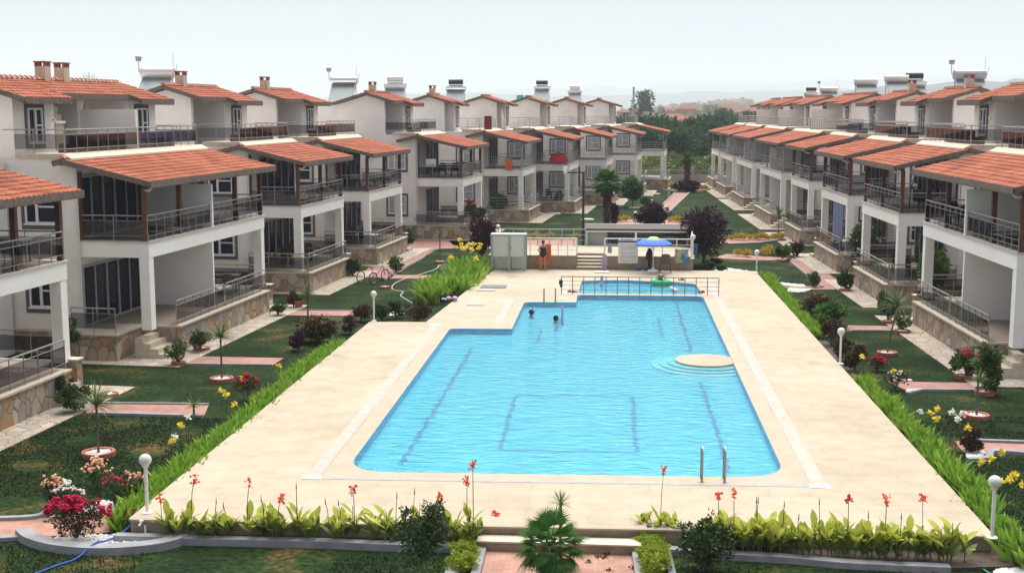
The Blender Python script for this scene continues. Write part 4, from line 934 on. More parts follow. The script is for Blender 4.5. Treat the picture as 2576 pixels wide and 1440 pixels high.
P = G('A',1770,795); yucca(P, .3, .4, 'smallest dracaena, at the edge of the first left path', 7, 50)
# --- round shrubs and oleanders
def B_(r_, x, y, rx, rz, lm, label, seed, name='shrub', cat='shrub', n=700, leaf=.08, **k):
    P = G(r_, x, y); return bush(name, P, rx, rx, rz, M and lm, label, cat, seed, n, leaf, **k)
B_('A',1630,325,.48,.42,'midleaf','round green shrub in a brick ring on the second left lawn', 11)
B_('A',1830,200,.5,.38,'darkleaf','dark dense shrub against the stone terrace wall of the big left house', 12, n=1100)
B_('A',690,755,.55,.42,'darkleaf','large dark shrub at the foot of the nearest left steps', 13, n=1600)
B_('A',600,690,.35,.45,'darkleaf','dark shrub with a red bloom beside the nearest left steps', 14, fl='rosered', fln=8)
B_('T',245,1160,.42,.24,'midleaf','pale low shrub at the foot of the second left steps', 15)
B_('T',390,1090,.36,.32,'brownleaf','reddish shrub beside a terracotta pot on the third left lawn', 16)
B_('T',930,800,.5,.38,'darkleaf','large dark shrub beside the tricycle', 17, n=1200, leaf=.11)
B_('T',1320,770,.42,.4,'midleaf','loose green shrub behind the bicycle', 18, n=1100, leaf=.11, fl='pinkfls', fln=10)
B_('T',1430,545,.42,.6,'darkleaf','dark bush at the foot of the fourth left house steps', 19, n=1500, leaf=.13)
B_('V',370,655,.48,.45,'midleaf','round green shrub at the corner of the far right path', 20, n=1200, leaf=.11)
B_('V',505,625,.5,.42,'brownleaf','bronze shrub next to the stone base of the third right house', 21, n=1200, leaf=.11)
B_('V',650,900,.38,.36,'midleaf','shrub in the grass wedge beside the right path', 22, n=900)
B_('V',950,930,.48,.45,'darkleaf','dark shrub with one red bloom at the elbow of the right path', 23, n=1300, leaf=.1, fl='rosered', fln=8, spots=2)
B_('V',1330,1225,.35,.5,'darkleaf','dark upright shrub behind the leaning dracaena', 24, n=1100)
B_('V',1465,1310,.36,.36,'midleaf','thin pale shrub in the wide ring by the middle right path', 25, n=500)
B_('F',2040,590,.46,.44,'midleaf','oleander full of pink flowers by the right stone wall', 26, 'oleander', n=1500, leaf=.11, fl='pinkfls', fln=170, fls=.05, spots=9)
B_('F',2230,735,.48,.78,'spike','tall narrow leaved oleander in the lower right lawn', 27, 'oleander', n=1700, leaf=.14, stems=9)
B_('V',1300,1150,.4,.5,'midleaf','oleander with two pink blooms behind the leaning dracaena', 28, 'oleander', n=900, leaf=.1, fl='pinkfls', fln=24, spots=2)
bush('shrub', G('V',810,1262), 0.8,.8,.45,'freshleaf','dense round green broom bush beside the right hedge end','shrub',290,3200,.12)
bush('shrub', G('V',700,1180), 0.95,.8,.42,'brownleaf','wide reddish pink flowering bush in the right lawn','shrub',291,2600,.12, fl='greyflower', fln=260, fls=.05, spots=30)
bush('shrub', G('T',620,1400), 1.2,1.0,.42,'brownleaf','wide bush covered in dusty pink flowers in the left lawn','shrub',292,2600,.1, fl='greyflower', fln=420, fls=.045, spots=40)
bush('shrub', G('T',430,1480), .42,.4,.28,'purpleleaf','low purple bush in front of the dusty pink bush','shrub',293,1300,.09, fl='rosered', fln=20, fls=.03, spots=14)
for i,(r_,x,y,rx,rz,lm,lb) in enumerate([('T',1010,1215,.45,.32,'brownleaf','bronze shrub left of the lamp on the left deck edge'),('T',900,1330,.45,.3,'brownleaf','bronze shrub at the end of the left iris hedge'),
      ('T',1510,1215,.68,.38,'brownleaf','wide bronze shrub at the left deck corner'),('T',1190,1205,.5,.26,'darkleaf','low dark shrub at the foot of the left deck edge lamp'),('T',1330,1180,.5,.3,'darkleaf','low dark shrub between two bronze shrubs'),
      ('F',820,290,.55,.5,'brownleaf','bronze shrub above the right deck lamp'),('F',930,440,.4,.42,'brownleaf','bronze shrub at the foot of the right deck lamp'),('F',1030,520,.5,.5,'brownleaf','bronze shrub below the right deck lamp'),
      ('F',760,190,.45,.35,'midleaf','small green shrub above the bronze row at the right deck edge'),
      ('U',1870,755,.5,.22,'darkleaf','clipped dark cushion shrub right of the platform'),('U',1960,720,.45,.2,'darkleaf','smaller cushion shrub behind the clipped one right of the platform'),('U',1990,765,.4,.14,'midleaf','flat shrub between white stones right of the platform'),
      ('F',2110,1265,.34,.26,'brownleaf','rose bush with small white blooms in the grey curved bed at the lower right')]):
    bush('shrub', G(r_,x,y), rx, rx, rz, lm, lb, 'shrub', 300+i, 1100, .09, **({'fl':'whitefls','fln':16,'fls':.03} if i == 12 else {}))
# citrus tree on the left, olive on the right, trees by the houses
P = G('A',650,432); tree('citrus_tree', P, 2.0, .03, .42, .42, 'darkleaf', 'small round citrus tree on a thin trunk beside the nearest left house', 'tree', 31, 900, .09, base=1.25)
P = hp('R',1,-1.1,-2.2); tree('olive_tree', Vector((P.x,P.y,0)), 2.9, .05, .68, .85, 'midleaf', 'olive tree rising in front of the nearest right house columns', 'tree', 32, 3600, .12)
P = G('b',2250,1660); P = G('T',2270,330); tree('garden_tree', G('T',2260,300), 2.2, .06, .65, .7, 'midleaf', 'green tree in front of the sixth left house terrace', 'tree', 33, 2600, .14)
tree('plum_tree', G('T',2110,740), 2.9, .07, .72, 1.0, 'purpleleaf', 'purple leaved tree left of the shower cabin', 'tree', 34, 2000, .16)
tree('plum_tree', G('U',1840,705), 3.5, .12, 1.35, 1.5, 'purpleleaf', 'tall dark purple tree at the right end of the platform', 'tree', 35, 4600, .15, base=.6)
bush('plum_bush', G('U',1370,352), 1.45,1.1,.82,'purpleleaf','wide round purple bush behind the kiosk','shrub',36,5200,.17)
bush('plum_bush', G('U',1010,330), 0.5,.5,.75,'purpleleaf','narrow purple bush beside the palm trunk','shrub',37,1400,.17)
bush('plum_bush', G('c',1680,1180), 1.9,1.2,.55,'purpleleaf','low purple bush around the far small palm','shrub',38,2200,.2)
tree('garden_tree', G('c',1190,1320), 2.8, .06, 1.0, 1.0, 'midleaf', 'loose pale green tree right of the palm', 'tree', 39, 3000, .2)
bush('shrub', G('c',1325,1330), .8,.8,.5,'darkleaf','small dark shrub beside a lamp in the far left lawn','shrub',40,700,.12)
bush('shrub', G('c',500,1250,1.0)+Vector((0,-.6,-.9)), .7,.7,.85,'darkleaf','green potted shrub on the terrace of the seventh left house','shrub',41,800,.13)
bush('bougainvillea', Vector((*hp('L',4,.5,.2)[:2],.8)), .5,.5,.95,'darkleaf','red bougainvillea climbing the column of the fifth left house','shrub',42,600,.12, fl='rosered', fln=90, fls=.06, spots=12)
bush('shrub', Vector((*hp('L',4,.6,2.6)[:2],.8)), .6,.6,.6,'darkleaf','leafy plant on the terrace wall of the fifth left house','shrub',43,700,.13)
bush('shrub', Vector((*hp('R',1,-.5,9.0)[:2],0)), .8,.8,1.5,'darkleaf','tall dark shrub between the second and third right house','shrub',45,1600,.13)
yucca(Vector((*hp('R',3,.9,6.5)[:2],0)), 1.5, .7, 'spiky plant before the stone wall of the fourth right house', 46, 90, W=.06)
# palms
Pm = G('U',955,345); fanpalm(Vector((Pm.x,Pm.y,0)), 3.3, .26, .88, .62, 50, 'tall fan palm standing on the lawn behind the kiosk', 51, -.65, 10)
Pm = G('c',1685,1165); fanpalm(Vector((Pm.x,Pm.y,0)), 3.5, .3, .75, .5, 26, 'small dark fan palm at the far end of the diagonal path', 52, -.5)
Pm = at(1383,1490,0); fanpalm(Vector((Pm.x,Pm.y,0)), .92, .13, .46, .36, 36, 'fan palm in the foreground standing on the brick path', 53, -.75, 7)
Pm = at(1405,1425,0); yucca(Vector((Pm.x+.02,Pm.y+.3,0)), 1.22, .30, 'slim dracaena head rising behind the foreground fan palm', 54, 60, W=.022)
# foreground dark tree and shrub
tree('crape_myrtle', at(1063,1462,0), 1.66, .03, .58, .62, 'darkleaf', 'dark many stemmed small tree in front of the left canna row', 'tree', 55, 2200, .065, base=.5, limbs=9)
bush('shrub', at(1765,1435,0), .72,.5,.52,'darkleaf','dark leggy shrub in front of the right canna row','shrub',56,2400,.065)
bush('rose_bush', G('B',700,1125), .88,.5,.38,'brownleaf','big rose bush with crimson flowers in the grey curved bed','rose bush',57,1300,.06, fl='rosered', fln=520, fls=.036, spots=34, group=None)
for i,(x,y,rx,rz,f_,lb) in enumerate([(490,860,.3,.33,'rosepeach','rose bush with yellow and peach blooms farthest left'),(620,880,.42,.28,'whitefls','rose bush with pale cream blooms beside the crimson one'),(900,820,.40,.48,'rosepeach','tallest rose bush with a dome of peach blooms'),
        (1050,830,.4,.3,'pinkfls','rose bush with few pink blooms near the left lamp'),(1220,810,.34,.33,'rosepeach','rose bush with orange blooms right at the left lamp')]):
    bush('rose_bush', G('B',x,y), rx,rx*.8,rz,'darkleaf',lb,'rose bush',60+i,500,.055, fl=f_, fln=75 if i < 3 else 34, fls=.036, spots=18)
bush('rose_bush', G('B',1150,1030), .25,.2,.16,'brownleaf','small crimson rose at the deck wall corner','rose bush',66,200,.05, fl='rosered', fln=20, fls=.03)
bush('rose_bush', G('A',2260,640), .45,.4,.35,'brownleaf','crimson rose bush in the left iris hedge','rose bush',67,500,.06, fl='rosered', fln=110, fls=.035, spots=8)
bush('rose_bush', G('F',1240,520), .5,.4,.2,'brownleaf','low crimson rose at the right iris hedge','rose bush',68,400,.06, fl='rosered', fln=60, fls=.035, spots=8)
bush('rose_bush', G('F',1400,690), .5,.4,.25,'brownleaf','rose bush with white and red blooms at the right hedge path','rose bush',69,500,.06, fl='whitefls', fln=30, fls=.035, spots=8)
# clipped lime hedge balls on both sides of the brick path
HB = [(C_,x,y,r) for C_,x,y,r in [('C',2000,1100,.25),('C',1980,1160,.24),('C',1945,1225,.24),('C',1935,1300,.26),('C',1925,1420,.3)]]
HB2 = [('D',1320,1160,.28),('D',1340,1215,.26),('D',1390,1280,.28),('D',1370,1350,.28),('D',1400,1440,.3)]
def ball(seed): return crown_mb(seed, 1500, .36, .33, .17, (0,0,.17), .055, 16, inner=.6, up=.8)
bm0 = [ball(s_).build('foliage', M['limeleaf']) for s_ in (71,72)]
names_ = ['topmost','second','third','fourth','lowest']
for side_, L_ in (('left',HB),('right',HB2)):
    for i,(r_,x,y,r) in enumerate(L_):
        e = empty('hedge_shrub', G(r_,x,y), i*1.3, '%s clipped lime green shrub in the row %s of the brick path' % (names_[i], side_), 'shrub', 'lime hedge shrubs beside the brick path')
        c = bm0[i%2] if (side_ == 'left' and i < 2) else bm0[i%2].copy()
        if c.name not in col.objects: col.objects.link(c)
        c.parent = e; c.scale = (r/.28,)*3
        s = MB(); s.tube([(0,0,0),(0,0,.15)], .02, 5); s.build('stem', M['bark'], e)
# --- iris hedges along the deck: clump prototypes cloned
def iris_mesh(seed, n, h):
    rg = random.Random(seed); mb = MB()
    for i in range(n):
        a = rg.uniform(0,6.28); t = rg.uniform(.02,.8); d = Vector((math.cos(a)*t,math.sin(a)*t,1)); r_ = rg.uniform(0,.22); b = rg.uniform(0,6.28)
        p = Vector((math.cos(b)*r_,math.sin(b)*r_,0)); mb.blade(p, d, h*rg.uniform(.6,1.1), rg.uniform(.07,.12), rg.uniform(.1,1.1), n=3, side=Vector((math.sin(b*3),math.cos(b*3),0)))
    return mb
iris_me = []
for sd_ in range(4): o = iris_mesh(80+sd_, 120, .54).build('iris_leaves', M['iris']); iris_me.append(o.data); bpy.data.objects.remove(o)
def iris(P, s_, rz, k, label, grp):
    o = bpy.data.objects.new('iris_clump', iris_me[k%4]); col.objects.link(o); o.location = P; o.rotation_euler = (0,0,rz); o.scale = (s_,s_,s_*.95); tag(o, label, 'iris', grp); return o
rg = random.Random(17)
lab = {'L':'clump of bright green sword leaves in the hedge along the left deck edge','R':'clump of bright green sword leaves in the hedge along the lower right deck edge','R2':'clump of bright green sword leaves in the hedge along the upper right deck edge','Y':'tall green clump with sword leaves at the back left deck edge'}
for i in range(78):
    y = 25.2+i*.26; iris(Vector((-10.5+.012*(y-25)+rg.uniform(-.22,.14),y,0)), rg.uniform(.8,1.2), rg.uniform(0,6), i, lab['L'], 'iris clumps along the left deck edge')
for i in range(36):
    y = 25.2+i*.44
    if i == 17: continue
    iris(Vector((8.25+rg.uniform(-.1,.12),y,0)), rg.uniform(.85,1.4 if i < 14 else 1.2), rg.uniform(0,6), i, lab['R'], 'iris clumps along the lower right deck edge')
iris(Vector((8.3,24.5,0)), 1.7, 1, 1, 'largest clump of sword leaves at the front right corner of the deck', None); iris(Vector((8.9,24.6,0)), 1.6, 2, 2, 'sword leaf clump right of the largest one at the front right corner', None); iris(Vector((9.2,25.6,0)), 1.6, 2, 2, 'sword leaf clump behind the front right corner lamp', None)
for i in range(40):
    y = 49.3+i*.44; iris(Vector((8.1+rg.uniform(-.08,.1),y,0)), rg.uniform(.85,1.15), rg.uniform(0,6), i, lab['R2'], 'iris clumps along the upper right deck edge')
for i,(x,y) in enumerate([(1640,1045),(1700,1020),(1790,1005),(1860,990),(1930,965),(1980,935),(2010,885),(2050,850),(2090,815),(1900,900),(1960,850),(1740,930),(1670,960),(1820,900),(1870,850),(1930,800),(2010,780),(2080,770),(1600,1010),(1760,980),(2040,820),(1980,880)]):
    iris(G('T',x,y), 1.75+.35*(i%3 == 0)+.3*(x > 1850), i, i, lab['Y'], 'tall clumps at the back left deck edge')
# yellow flowers standing out of the hedges
def flower_stalk(P, h, fm, label, seed, grp, r=.05, n=5, name='flower_stalk'):
    e = empty(name, P, 0, label, 'flower', grp); s = MB(); rg = random.Random(seed); lx, ly = rg.uniform(-.06,.06), rg.uniform(-.06,.06)
    s.tube([(0,0,0),(lx*.4,ly*.4,h*.6),(lx,ly,h)], [.01,.008,.006], 4); s.build('stem', M['darkgreen'], e); f = MB()
    for i in range(n*5):
        p = Vector((lx,ly,h))+rdir(rg)*r; f.leaf(p, rdir(rg,-.3), rdir(rg), r*1.3, r*1.1)
    f.build('flower', M[fm], e); return e
k = 0
for (r_,x,y,fm,hh) in [('A',2020,720,'yellowfl',.55),('A',2070,760,'yellowfl',.55),('A',2160,870,'yellowfl',.6),('A',2225,640,'yellowfl',.7),('A',2560,480,'yellowfl',.55),('A',1650,1130,'yellowfl',.75),('A',1725,1060,'whitefls',.8),('A',1600,1260,'whitefls',.8),('A',1565,1290,'yellowfl',.75),
        ('F',1370,700,'yellowfl',.65),('F',1110,560,'yellowfl',.65),('F',1790,1180,'yellowfl',.95),('F',1730,1200,'yellowfl',.9),('F',1770,1240,'yellowfl',.85),('F',1640,1120,'whitefls',.7),('F',2040,1300,'yellowfl',.75),('F',1900,1180,'whitefls',.85),('F',1990,1180,'whitefls',.8),('F',1950,1240,'whitefls',.85),
        ('E',2330,640,'yellowfl',.85),('E',2290,720,'yellowfl',.85),('E',2190,760,'yellowfl',.9),('E',2450,880,'yellowfl',.85),('E',2350,930,'yellowfl',.85),('E',2410,950,'yellowfl',.9),('E',2530,960,'yellowfl',.85)]:
    k += 1; flower_stalk(G(r_,x,y), hh, fm, ('yellow' if fm == 'yellowfl' else 'cream')+' flower stalk rising from the iris hedge on the '+('left' if r_ == 'A' else 'right')+' side', 500+k, ('yellow' if fm == 'yellowfl' else 'cream')+' flower stalks in the '+('left' if r_ == 'A' else 'right')+' hedge', .07)
for i,(x,y) in enumerate([(1820,890),(1870,830),(1920,850),(1960,790),(2000,800),(2040,850),(2080,790),(2090,800),(1940,900),(2050,900),(2020,860),(1900,800),(1980,760)]):
    flower_stalk(G('T',x,y), 1.45+.25*(i%3), 'yellowfl', 'yellow canna bloom above the tall clumps at the back left deck edge', 600+i, 'yellow cannas at the back left deck edge', .10, 5)
# --- canna rows in front of the deck
def canna(P, h, seed, label, flower=None, stalk=0, grp='cannas in front of the pool deck', nl=6):
    e = empty('canna', P, random.Random(seed).uniform(0,6), label, 'canna', grp); rg = random.Random(seed); lf = MB(); st = MB(); ns = rg.randint(1,2)
    for q in range(ns+1):
        bx, by = rg.uniform(-.16,.16), rg.uniform(-.08,.08); hh = h*(1 if q == 0 else rg.uniform(.55,.85)); st.tube([(bx,by,0),(bx+rg.uniform(-.03,.03),by,hh)], [.014,.008], 5)
        for i in range(nl):
            z = hh*(.15+.8*i/nl); a = i*2.5+rg.uniform(-.4,.4); el = rg.uniform(.55,1.3); d = Vector((math.cos(a)*math.cos(el),math.sin(a)*math.cos(el),math.sin(el)))
            L = rg.uniform(.34,.50); W = L*rg.uniform(.30,.40); r_ = d.cross(Vector((0,0,1))).normalized(); p = Vector((bx,by,z)); vs = []; nn = r_.cross(d)
            for j,(t,wd) in enumerate(((0,.12),(.25,.8),(.5,1),(.75,.72))):
                c = p+d*L*t+Vector((0,0,-.05*t*t)); vs += [c-r_*W/2*wd+nn*.02*wd, c, c+r_*W/2*wd+nn*.02*wd]
            vs.append(p+d*L+Vector((0,0,-.06))); fs = []
            for j in range(3): o = j*3; fs += [(o,o+1,o+4,o+3),(o+1,o+2,o+5,o+4)]
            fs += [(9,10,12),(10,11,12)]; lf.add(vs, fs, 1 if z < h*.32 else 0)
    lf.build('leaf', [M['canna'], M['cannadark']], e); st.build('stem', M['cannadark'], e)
    if flower or stalk:
        top = h+stalk; s = MB(); lx = rg.uniform(-.1,.1); s.tube([(0,0,h*.5),(lx*.4,0,h+stalk*.5),(lx,0,top)], [.010,.008,.006], 4); s.build('flower_stalk', M['brown_door'], e)
        if flower:
            f = MB()
            for i in range(26): p = Vector((lx,0,top))+Vector((rg.uniform(-.05,.05),rg.uniform(-.05,.05),rg.uniform(-.1,.08))); f.leaf(p, rdir(rg,-.3), rdir(rg), .075, .06)
            f.build('flower', M[flower], e)
        else:
            f = MB(); f.tube([(lx,0,top-.02),(lx*1.1,0,top+.12)], [.014,.004], 5); f.build('bud', M['brown_door'], e)
    return e
CN = [('B',1530,1050,.5,.32,1),('B',1600,1060,.35,0,0),('B',1800,1050,.68,.55,1),('B',1700,1070,.4,0,0),('B',1900,1065,.45,0,0),('B',2010,1065,.5,.22,2),('B',2110,1070,.42,.25,2),('B',2290,1080,.5,.68,1),('B',2440,1090,.7,.12,2),('B',2560,1090,.5,.35,1),
      ('C',100,1090,.62,0,0),('C',250,1090,.45,0,0),('C',450,1095,.7,.42,2),('C',540,1095,.42,0,0),('C',620,1098,.5,0,0),('C',740,1100,.5,.3,2),('C',850,1105,.55,.25,2),('C',970,1110,.75,.4,1),('C',1130,1120,.55,0,0),('C',1220,1120,.62,0,0),('C',1340,1120,.5,.45,2),('C',1500,1120,.55,.5,2),('C',1640,1120,.55,0,0),
      ('C',1800,1100,.6,.4,1),('C',1870,1090,.55,0,0),('C',2010,1060,.75,.6,1),('C',2070,1050,.72,1.0,1),
      ('D',1300,1100,.4,0,0),('D',1440,1120,.5,1.0,1),('D',1530,1120,.45,0,0),('D',1860,1200,.5,0,0),('D',1970,1200,.62,.5,1),('D',2110,1200,.62,.55,1),('D',2180,1205,.5,0,0),('D',2310,1210,.66,.35,2),('D',2420,1215,.58,0,0),('D',2530,1218,.5,0,0),('D',2060,1205,.55,0,0),
      ('E',60,1240,.55,0,0),('E',130,1240,.72,.35,2),('E',220,1245,.5,0,0),('E',370,1250,.62,.35,2),('E',500,1255,.6,.15,2),('E',600,1260,.55,0,0),('E',700,1265,.62,.45,2),('E',820,1270,.7,0,0),('E',880,1270,.68,.0,0),('E',960,1275,.6,.6,1),('E',1060,1280,.5,0,0),('E',1140,1285,.66,.2,2),('E',1210,1285,.55,0,0),('E',1300,1290,.66,.55,1),
      ('E',1380,1295,.58,0,0),('E',1440,1295,.6,.25,2),('E',1540,1300,.62,0,0),('E',1640,1305,.6,.65,1),('E',1730,1310,.55,0,0),('E',1810,1315,.66,0,0),('E',1890,1320,.85,0,0),('E',1950,1320,.5,0,0)]
ON = ['first','second','third','fourth','fifth','sixth','seventh','eighth','ninth','tenth','eleventh','twelfth','thirteenth','fourteenth','fifteenth','sixteenth','seventeenth','eighteenth','nineteenth']
TN = ['','twent','thirt','fort']
def ordn(k): return ON[k] if k < 19 else (TN[(k+1)//10-1]+'ieth' if (k+1)%10 == 0 else TN[(k+1)//10-1]+'y-'+ON[(k+1)%10-1])
CN = sorted(CN, key=lambda c: ('BCDE'.index(c[0]) > 1, px(c[0],c[1],c[2])[0])); nleft = sum(c[0] in 'BC' for c in CN)
for i,(r_,x,y,h,stk,kind) in enumerate(CN):
    left_ = r_ in 'BC'
    lb = 'canna ' + ('in orange red flower' if kind == 1 else 'with bare brown spike' if kind == 2 else 'without any flower') + ', %s from the left in the row %s of the path' % (ordn(i if left_ else i-nleft), 'left' if left_ else 'right')
    canna((lambda P: Vector((P.x,min(P.y,24.62) if left_ else P.y,.1 if left_ else .08)))(G(r_,x,y-8,.1)), h*.98, 700+i, lb, 'cannafl' if kind == 1 else None, stk if kind else 0, 'cannas in the %s row, %s' % ('left' if left_ else 'right', ['no flower','in flower','brown spike'][kind]), 4 if left_ else 6)
# golden border plants by the far beds
k = 0
gold = leaf_me = None
o = crown_mb(91, 130, .42, .42, .32, (0,0,.3), .16, 6, up=.9).build('golden_tuft', M['yellowleaf']); gme = o.data; bpy.data.objects.remove(o)
def tufts(pts, label, grp, s_=1):
    for i,(r_,x,y) in enumerate(pts):
        o = bpy.data.objects.new('golden_shrub', gme); col.objects.link(o); o.location = G(r_,x,y); o.rotation_euler = (0,0,i*1.7); o.scale = (s_*(.5+.12*(i%3)),)*3; tag(o, label, 'shrub', grp)
tufts([('U',2090+i*56,478-(i%2)*4) for i in range(9)], 'golden shrub in the pebble strip right of the tall purple tree', 'golden shrubs in the right pebble strip', 1.15)
tufts([('U',240+i*42,460) for i in range(6)]+[('U',620,460),('U',680,458)], 'golden shrub behind the railing left of the kiosk', 'golden shrubs behind the left railing', .9)
tufts([('U',1040,318),('U',1080,310),('U',1130,306),('U',1530,312),('U',1570,305),('U',1610,315),('U',1640,325)], 'golden shrub on the raised pink bed behind the kiosk', 'golden shrubs on the raised bed', 1.1)
tufts([('c',1485+i*28,1158) for i in range(4)]+[('c',1740+i*26,1160) for i in range(6)], 'golden shrub at the end of the diagonal path', 'golden shrubs at the diagonal path end', 1.2)
tufts([('V',30,625),('V',60,628),('V',215,618),('V',260,600),('U',2150,620),('U',2440,600)], 'golden shrub beside the far right path', 'golden shrubs beside the far right path', 1.1)
sheet('flower_bed', [G('U',1010,345),G('U',1060,300),G('U',1200,285),G('U',1560,290),G('U',1690,335),G('U',1600,350),G('U',1200,352)], .03, M['brickFar'])
kerb([G('U',1005,345),G('U',1200,353),G('U',1560,352),G('U',1700,338)],.2,.14)
sheet('flower_bed', [G('U',1960,490),G('U',2100,462),G('U',2576,440),G('V',390,470),G('V',150,505),G('U',2000,518)], .03, M['brickFar'])
kerb([G('U',2000,520),G('V',150,508),G('V',395,474)],.2,.12)
sheet('flower_bed', [G('c',1460,1165),G('c',1560,1135),G('c',1800,1135),G('c',1890,1165),G('c',1800,1180),G('c',1560,1172)], .03, M['brickFar'])
kerb([G('c',1460,1166),G('c',1590,1180)],.25,.14); kerb([G('c',1715,1182),G('c',1890,1166)],.25,.14)
# --- far trees and scrub
fts = [tree('far_tree', (0,0,-50), 8.2, .25, 4.6, 3.7, 'farleaf', 'x', 'tree', 100+i, 2600, .62) for i in range(3)]
spots_ = [(1330,232,.85),(1372,238,.95),(1420,240,1.0),(1475,242,.98),(1530,246,1.0),(1590,240,1.0),(1640,246,1.03),(1700,250,1.0),(1745,244,.95),(1790,252,1.05),(1835,246,1.0),(1880,252,1.05),(1655,218,.85),(1740,222,.8),(1610,214,.8),(1570,220,.9),(1700,214,.82),(1790,226,.85)]
FT = 'trees behind the far garden wall'
for i,(x,y,s_) in enumerate(spots_):
    d = y; X_ = (x-VX)/FPX*d; lb = 'dark green leafy tree in the belt beyond the far garden wall'
    if i < 3: o = fts[i]; o.location = (X_,y,-.6); o.scale = (s_,)*3; tag(o, lb, 'tree', FT)
    else: clone(fts[i%3], (X_,y,-.6), i*1.1, s_, lb, FT)
o = tree('scrub_bush', (0,0,-50), 2.6, .08, 2.2, 1.2, 'scrub', 'x', 'shrub', 130, 700, .42); rg = random.Random(4)
n_ = 0
for i in range(64):
    y = rg.uniform(166, 212); x = (rg.uniform(1590,1860)-VX)/FPX*y if i % 2 else (rg.uniform(1500,1720)-VX)/FPX*y
    s_ = rg.uniform(.55,1.25); lb = 'pale yellow green scrub bush in the field before the dark trees'
    if n_ == 0: o.location = (x,y,-.7); tag(o, lb, 'shrub', 'scrub bushes in the far field')
    else: clone(o, (x,y,-.7), i, s_, lb, 'scrub bushes in the far field')
    n_ += 1
gx = MB(); rg = random.Random(44)
for i in range(16000):
    y = rg.uniform(158,215); x = rg.uniform(-8,22); h = rg.uniform(.3,1.0); a_ = rg.uniform(0,6.28); q = Vector((x,y,-.7)); r_ = Vector((math.cos(a_),math.sin(a_),0))*.12
    gx.add([q-r_,q+r_,q+Vector((rg.uniform(-.2,.2),rg.uniform(-.2,.2),h))], [(0,1,2)])
tag(gx.build('wild_grass', M['scrub']), 'tall wild grass in the field beyond the garden wall', 'grass', kind='stuff')
for i,(x,yd,hh,rr,lb) in enumerate([(1615,520,19,4.8,'tall dark tree standing over the far town, left'),(1668,520,11.5,3.2,'small round dark tree over the far town'),(1820,480,11,5.2,'wide dark tree over the far town, right'),(1724,560,8,2.5,'small distant tree between town roofs')]):
    tree('distant_tree', ((x-VX)/FPX*yd, yd, -2), hh, .4, rr, hh*.42, 'farleaf', lb, 'tree', 140+i, 900, 1.1)
s = empty('radio_mast', ((1592-VX)/FPX*400, 400, -1), 0, 'thin telephone mast with a grey antenna block above the town', 'mast')
MB().tube([(0,0,0),(0,0,16)], [.22,.12], 8).build('pole', M['railgrey'], s); MB().box(-.3,-.3,12.5,.3,.3,17).build('antenna', M['concrete'], s)
# --- the far town
rg = random.Random(77)
tw = [mat('town_wall_%d'%i, c, .9) for i,c in enumerate([(.42,.38,.30),(.5,.48,.45),(.40,.29,.22),(.45,.40,.26),(.36,.38,.40)])]
tr_ = [mat('town_roof_%d'%i, c, .9) for i,c in enumerate([(.26,.085,.05),(.22,.09,.06),(.3,.28,.26)])]
pr_ = []
for i in range(6):
    wd, dp, h = [(11,8,6.2),(8,8,7.6),(13,8,8.6),(9,8,9.4),(12,8,6.4),(7,7,8.4)][i]
    e = empty('town_house', (0,0,-80), 0, 'x', 'house', 'houses of the far town')
    MB().box(-wd/2,-dp/2,0,wd/2,dp/2,h).build('wall', tw[i%5], e)
    r_ = MB()
    if i in (1,3,5): r_.box(-wd/2-.3,-dp/2-.3,h,wd/2+.3,dp/2+.3,h+.5); r_.box(-1.5,-1.5,h+.5,1.5,1.5,h+2.2)
    else: r_.add([(-wd/2-.6,-dp/2-.6,h-.1),(wd/2+.6,-dp/2-.6,h-.1),(wd/2+.6,dp/2+.6,h-.1),(-wd/2-.6,dp/2+.6,h-.1),(-wd/2+2,0,h+1.3),(wd/2-2,0,h+1.3)], [(0,1,5,4),(1,2,5),(2,3,4,5),(3,0,4),(3,2,1,0)])
    r_.build('roof', tr_[2 if i in (1,3,5) else (0 if i == 0 else 1)], e)
    w_ = MB(); nb = int(wd/3)
    for f_ in range(int(h/2.9)):
        for j in range(nb): x0 = -wd/2+wd*(j+.5)/nb; w_.box(x0-.6,-dp/2-.04,.9+f_*2.9,x0+.6,-dp/2-.005,2.2+f_*2.9)
    w_.build('window', M['pane'], e); pr_.append(e)
k = 0
for i in range(230):
    yd = 420+(i%12)*85+rg.uniform(-25,25); p = rg.choice([rg.uniform(1590,1900),rg.uniform(1590,1900),rg.uniform(1560,2010)]); x = (p-VX)/FPX*yd
    if yd < 380 and p < 1660: p += 60; x = (p-VX)/FPX*yd
    cap = 9-rg.uniform(1,9)*yd/FPX*1.0; z = -1.0; sc_h = 1.0; s_ = rg.uniform(.75,1.15)
    lb = 'pale house with a %s roof in the far town' % ('red tiled' if i%6 in (0,2,4) else 'flat')
    gp = 'town houses with %s roofs' % ('red' if i%6 in (0,2,4) else 'flat')
    if i < 6: o = pr_[i]; o.location = (x,yd,z); o.rotation_euler[2] = rg.uniform(-.5,.5); o.scale = (s_*.6,s_*.6,s_); tag(o, lb, 'house', gp)
    else: clone(pr_[i%6], (x,yd,z), rg.uniform(-.6,.6), (s_*.6,s_*.6,s_*rg.uniform(.75,1.15)), lb, gp)
for i in range(70):                        # hillside houses on the right
    yd = rg.uniform(1500,2400); p = rg.uniform(1640,1900); x = (p-VX)/FPX*yd; z = 2+max(0,(p-1640))*.03*(yd-1500)/900*3
    clone(pr_[i%6], (x,yd,z), rg.uniform(-.6,.6), rg.uniform(.9,1.3), 'tiny pale house on the hazy hillside beyond the town', 'hillside houses')
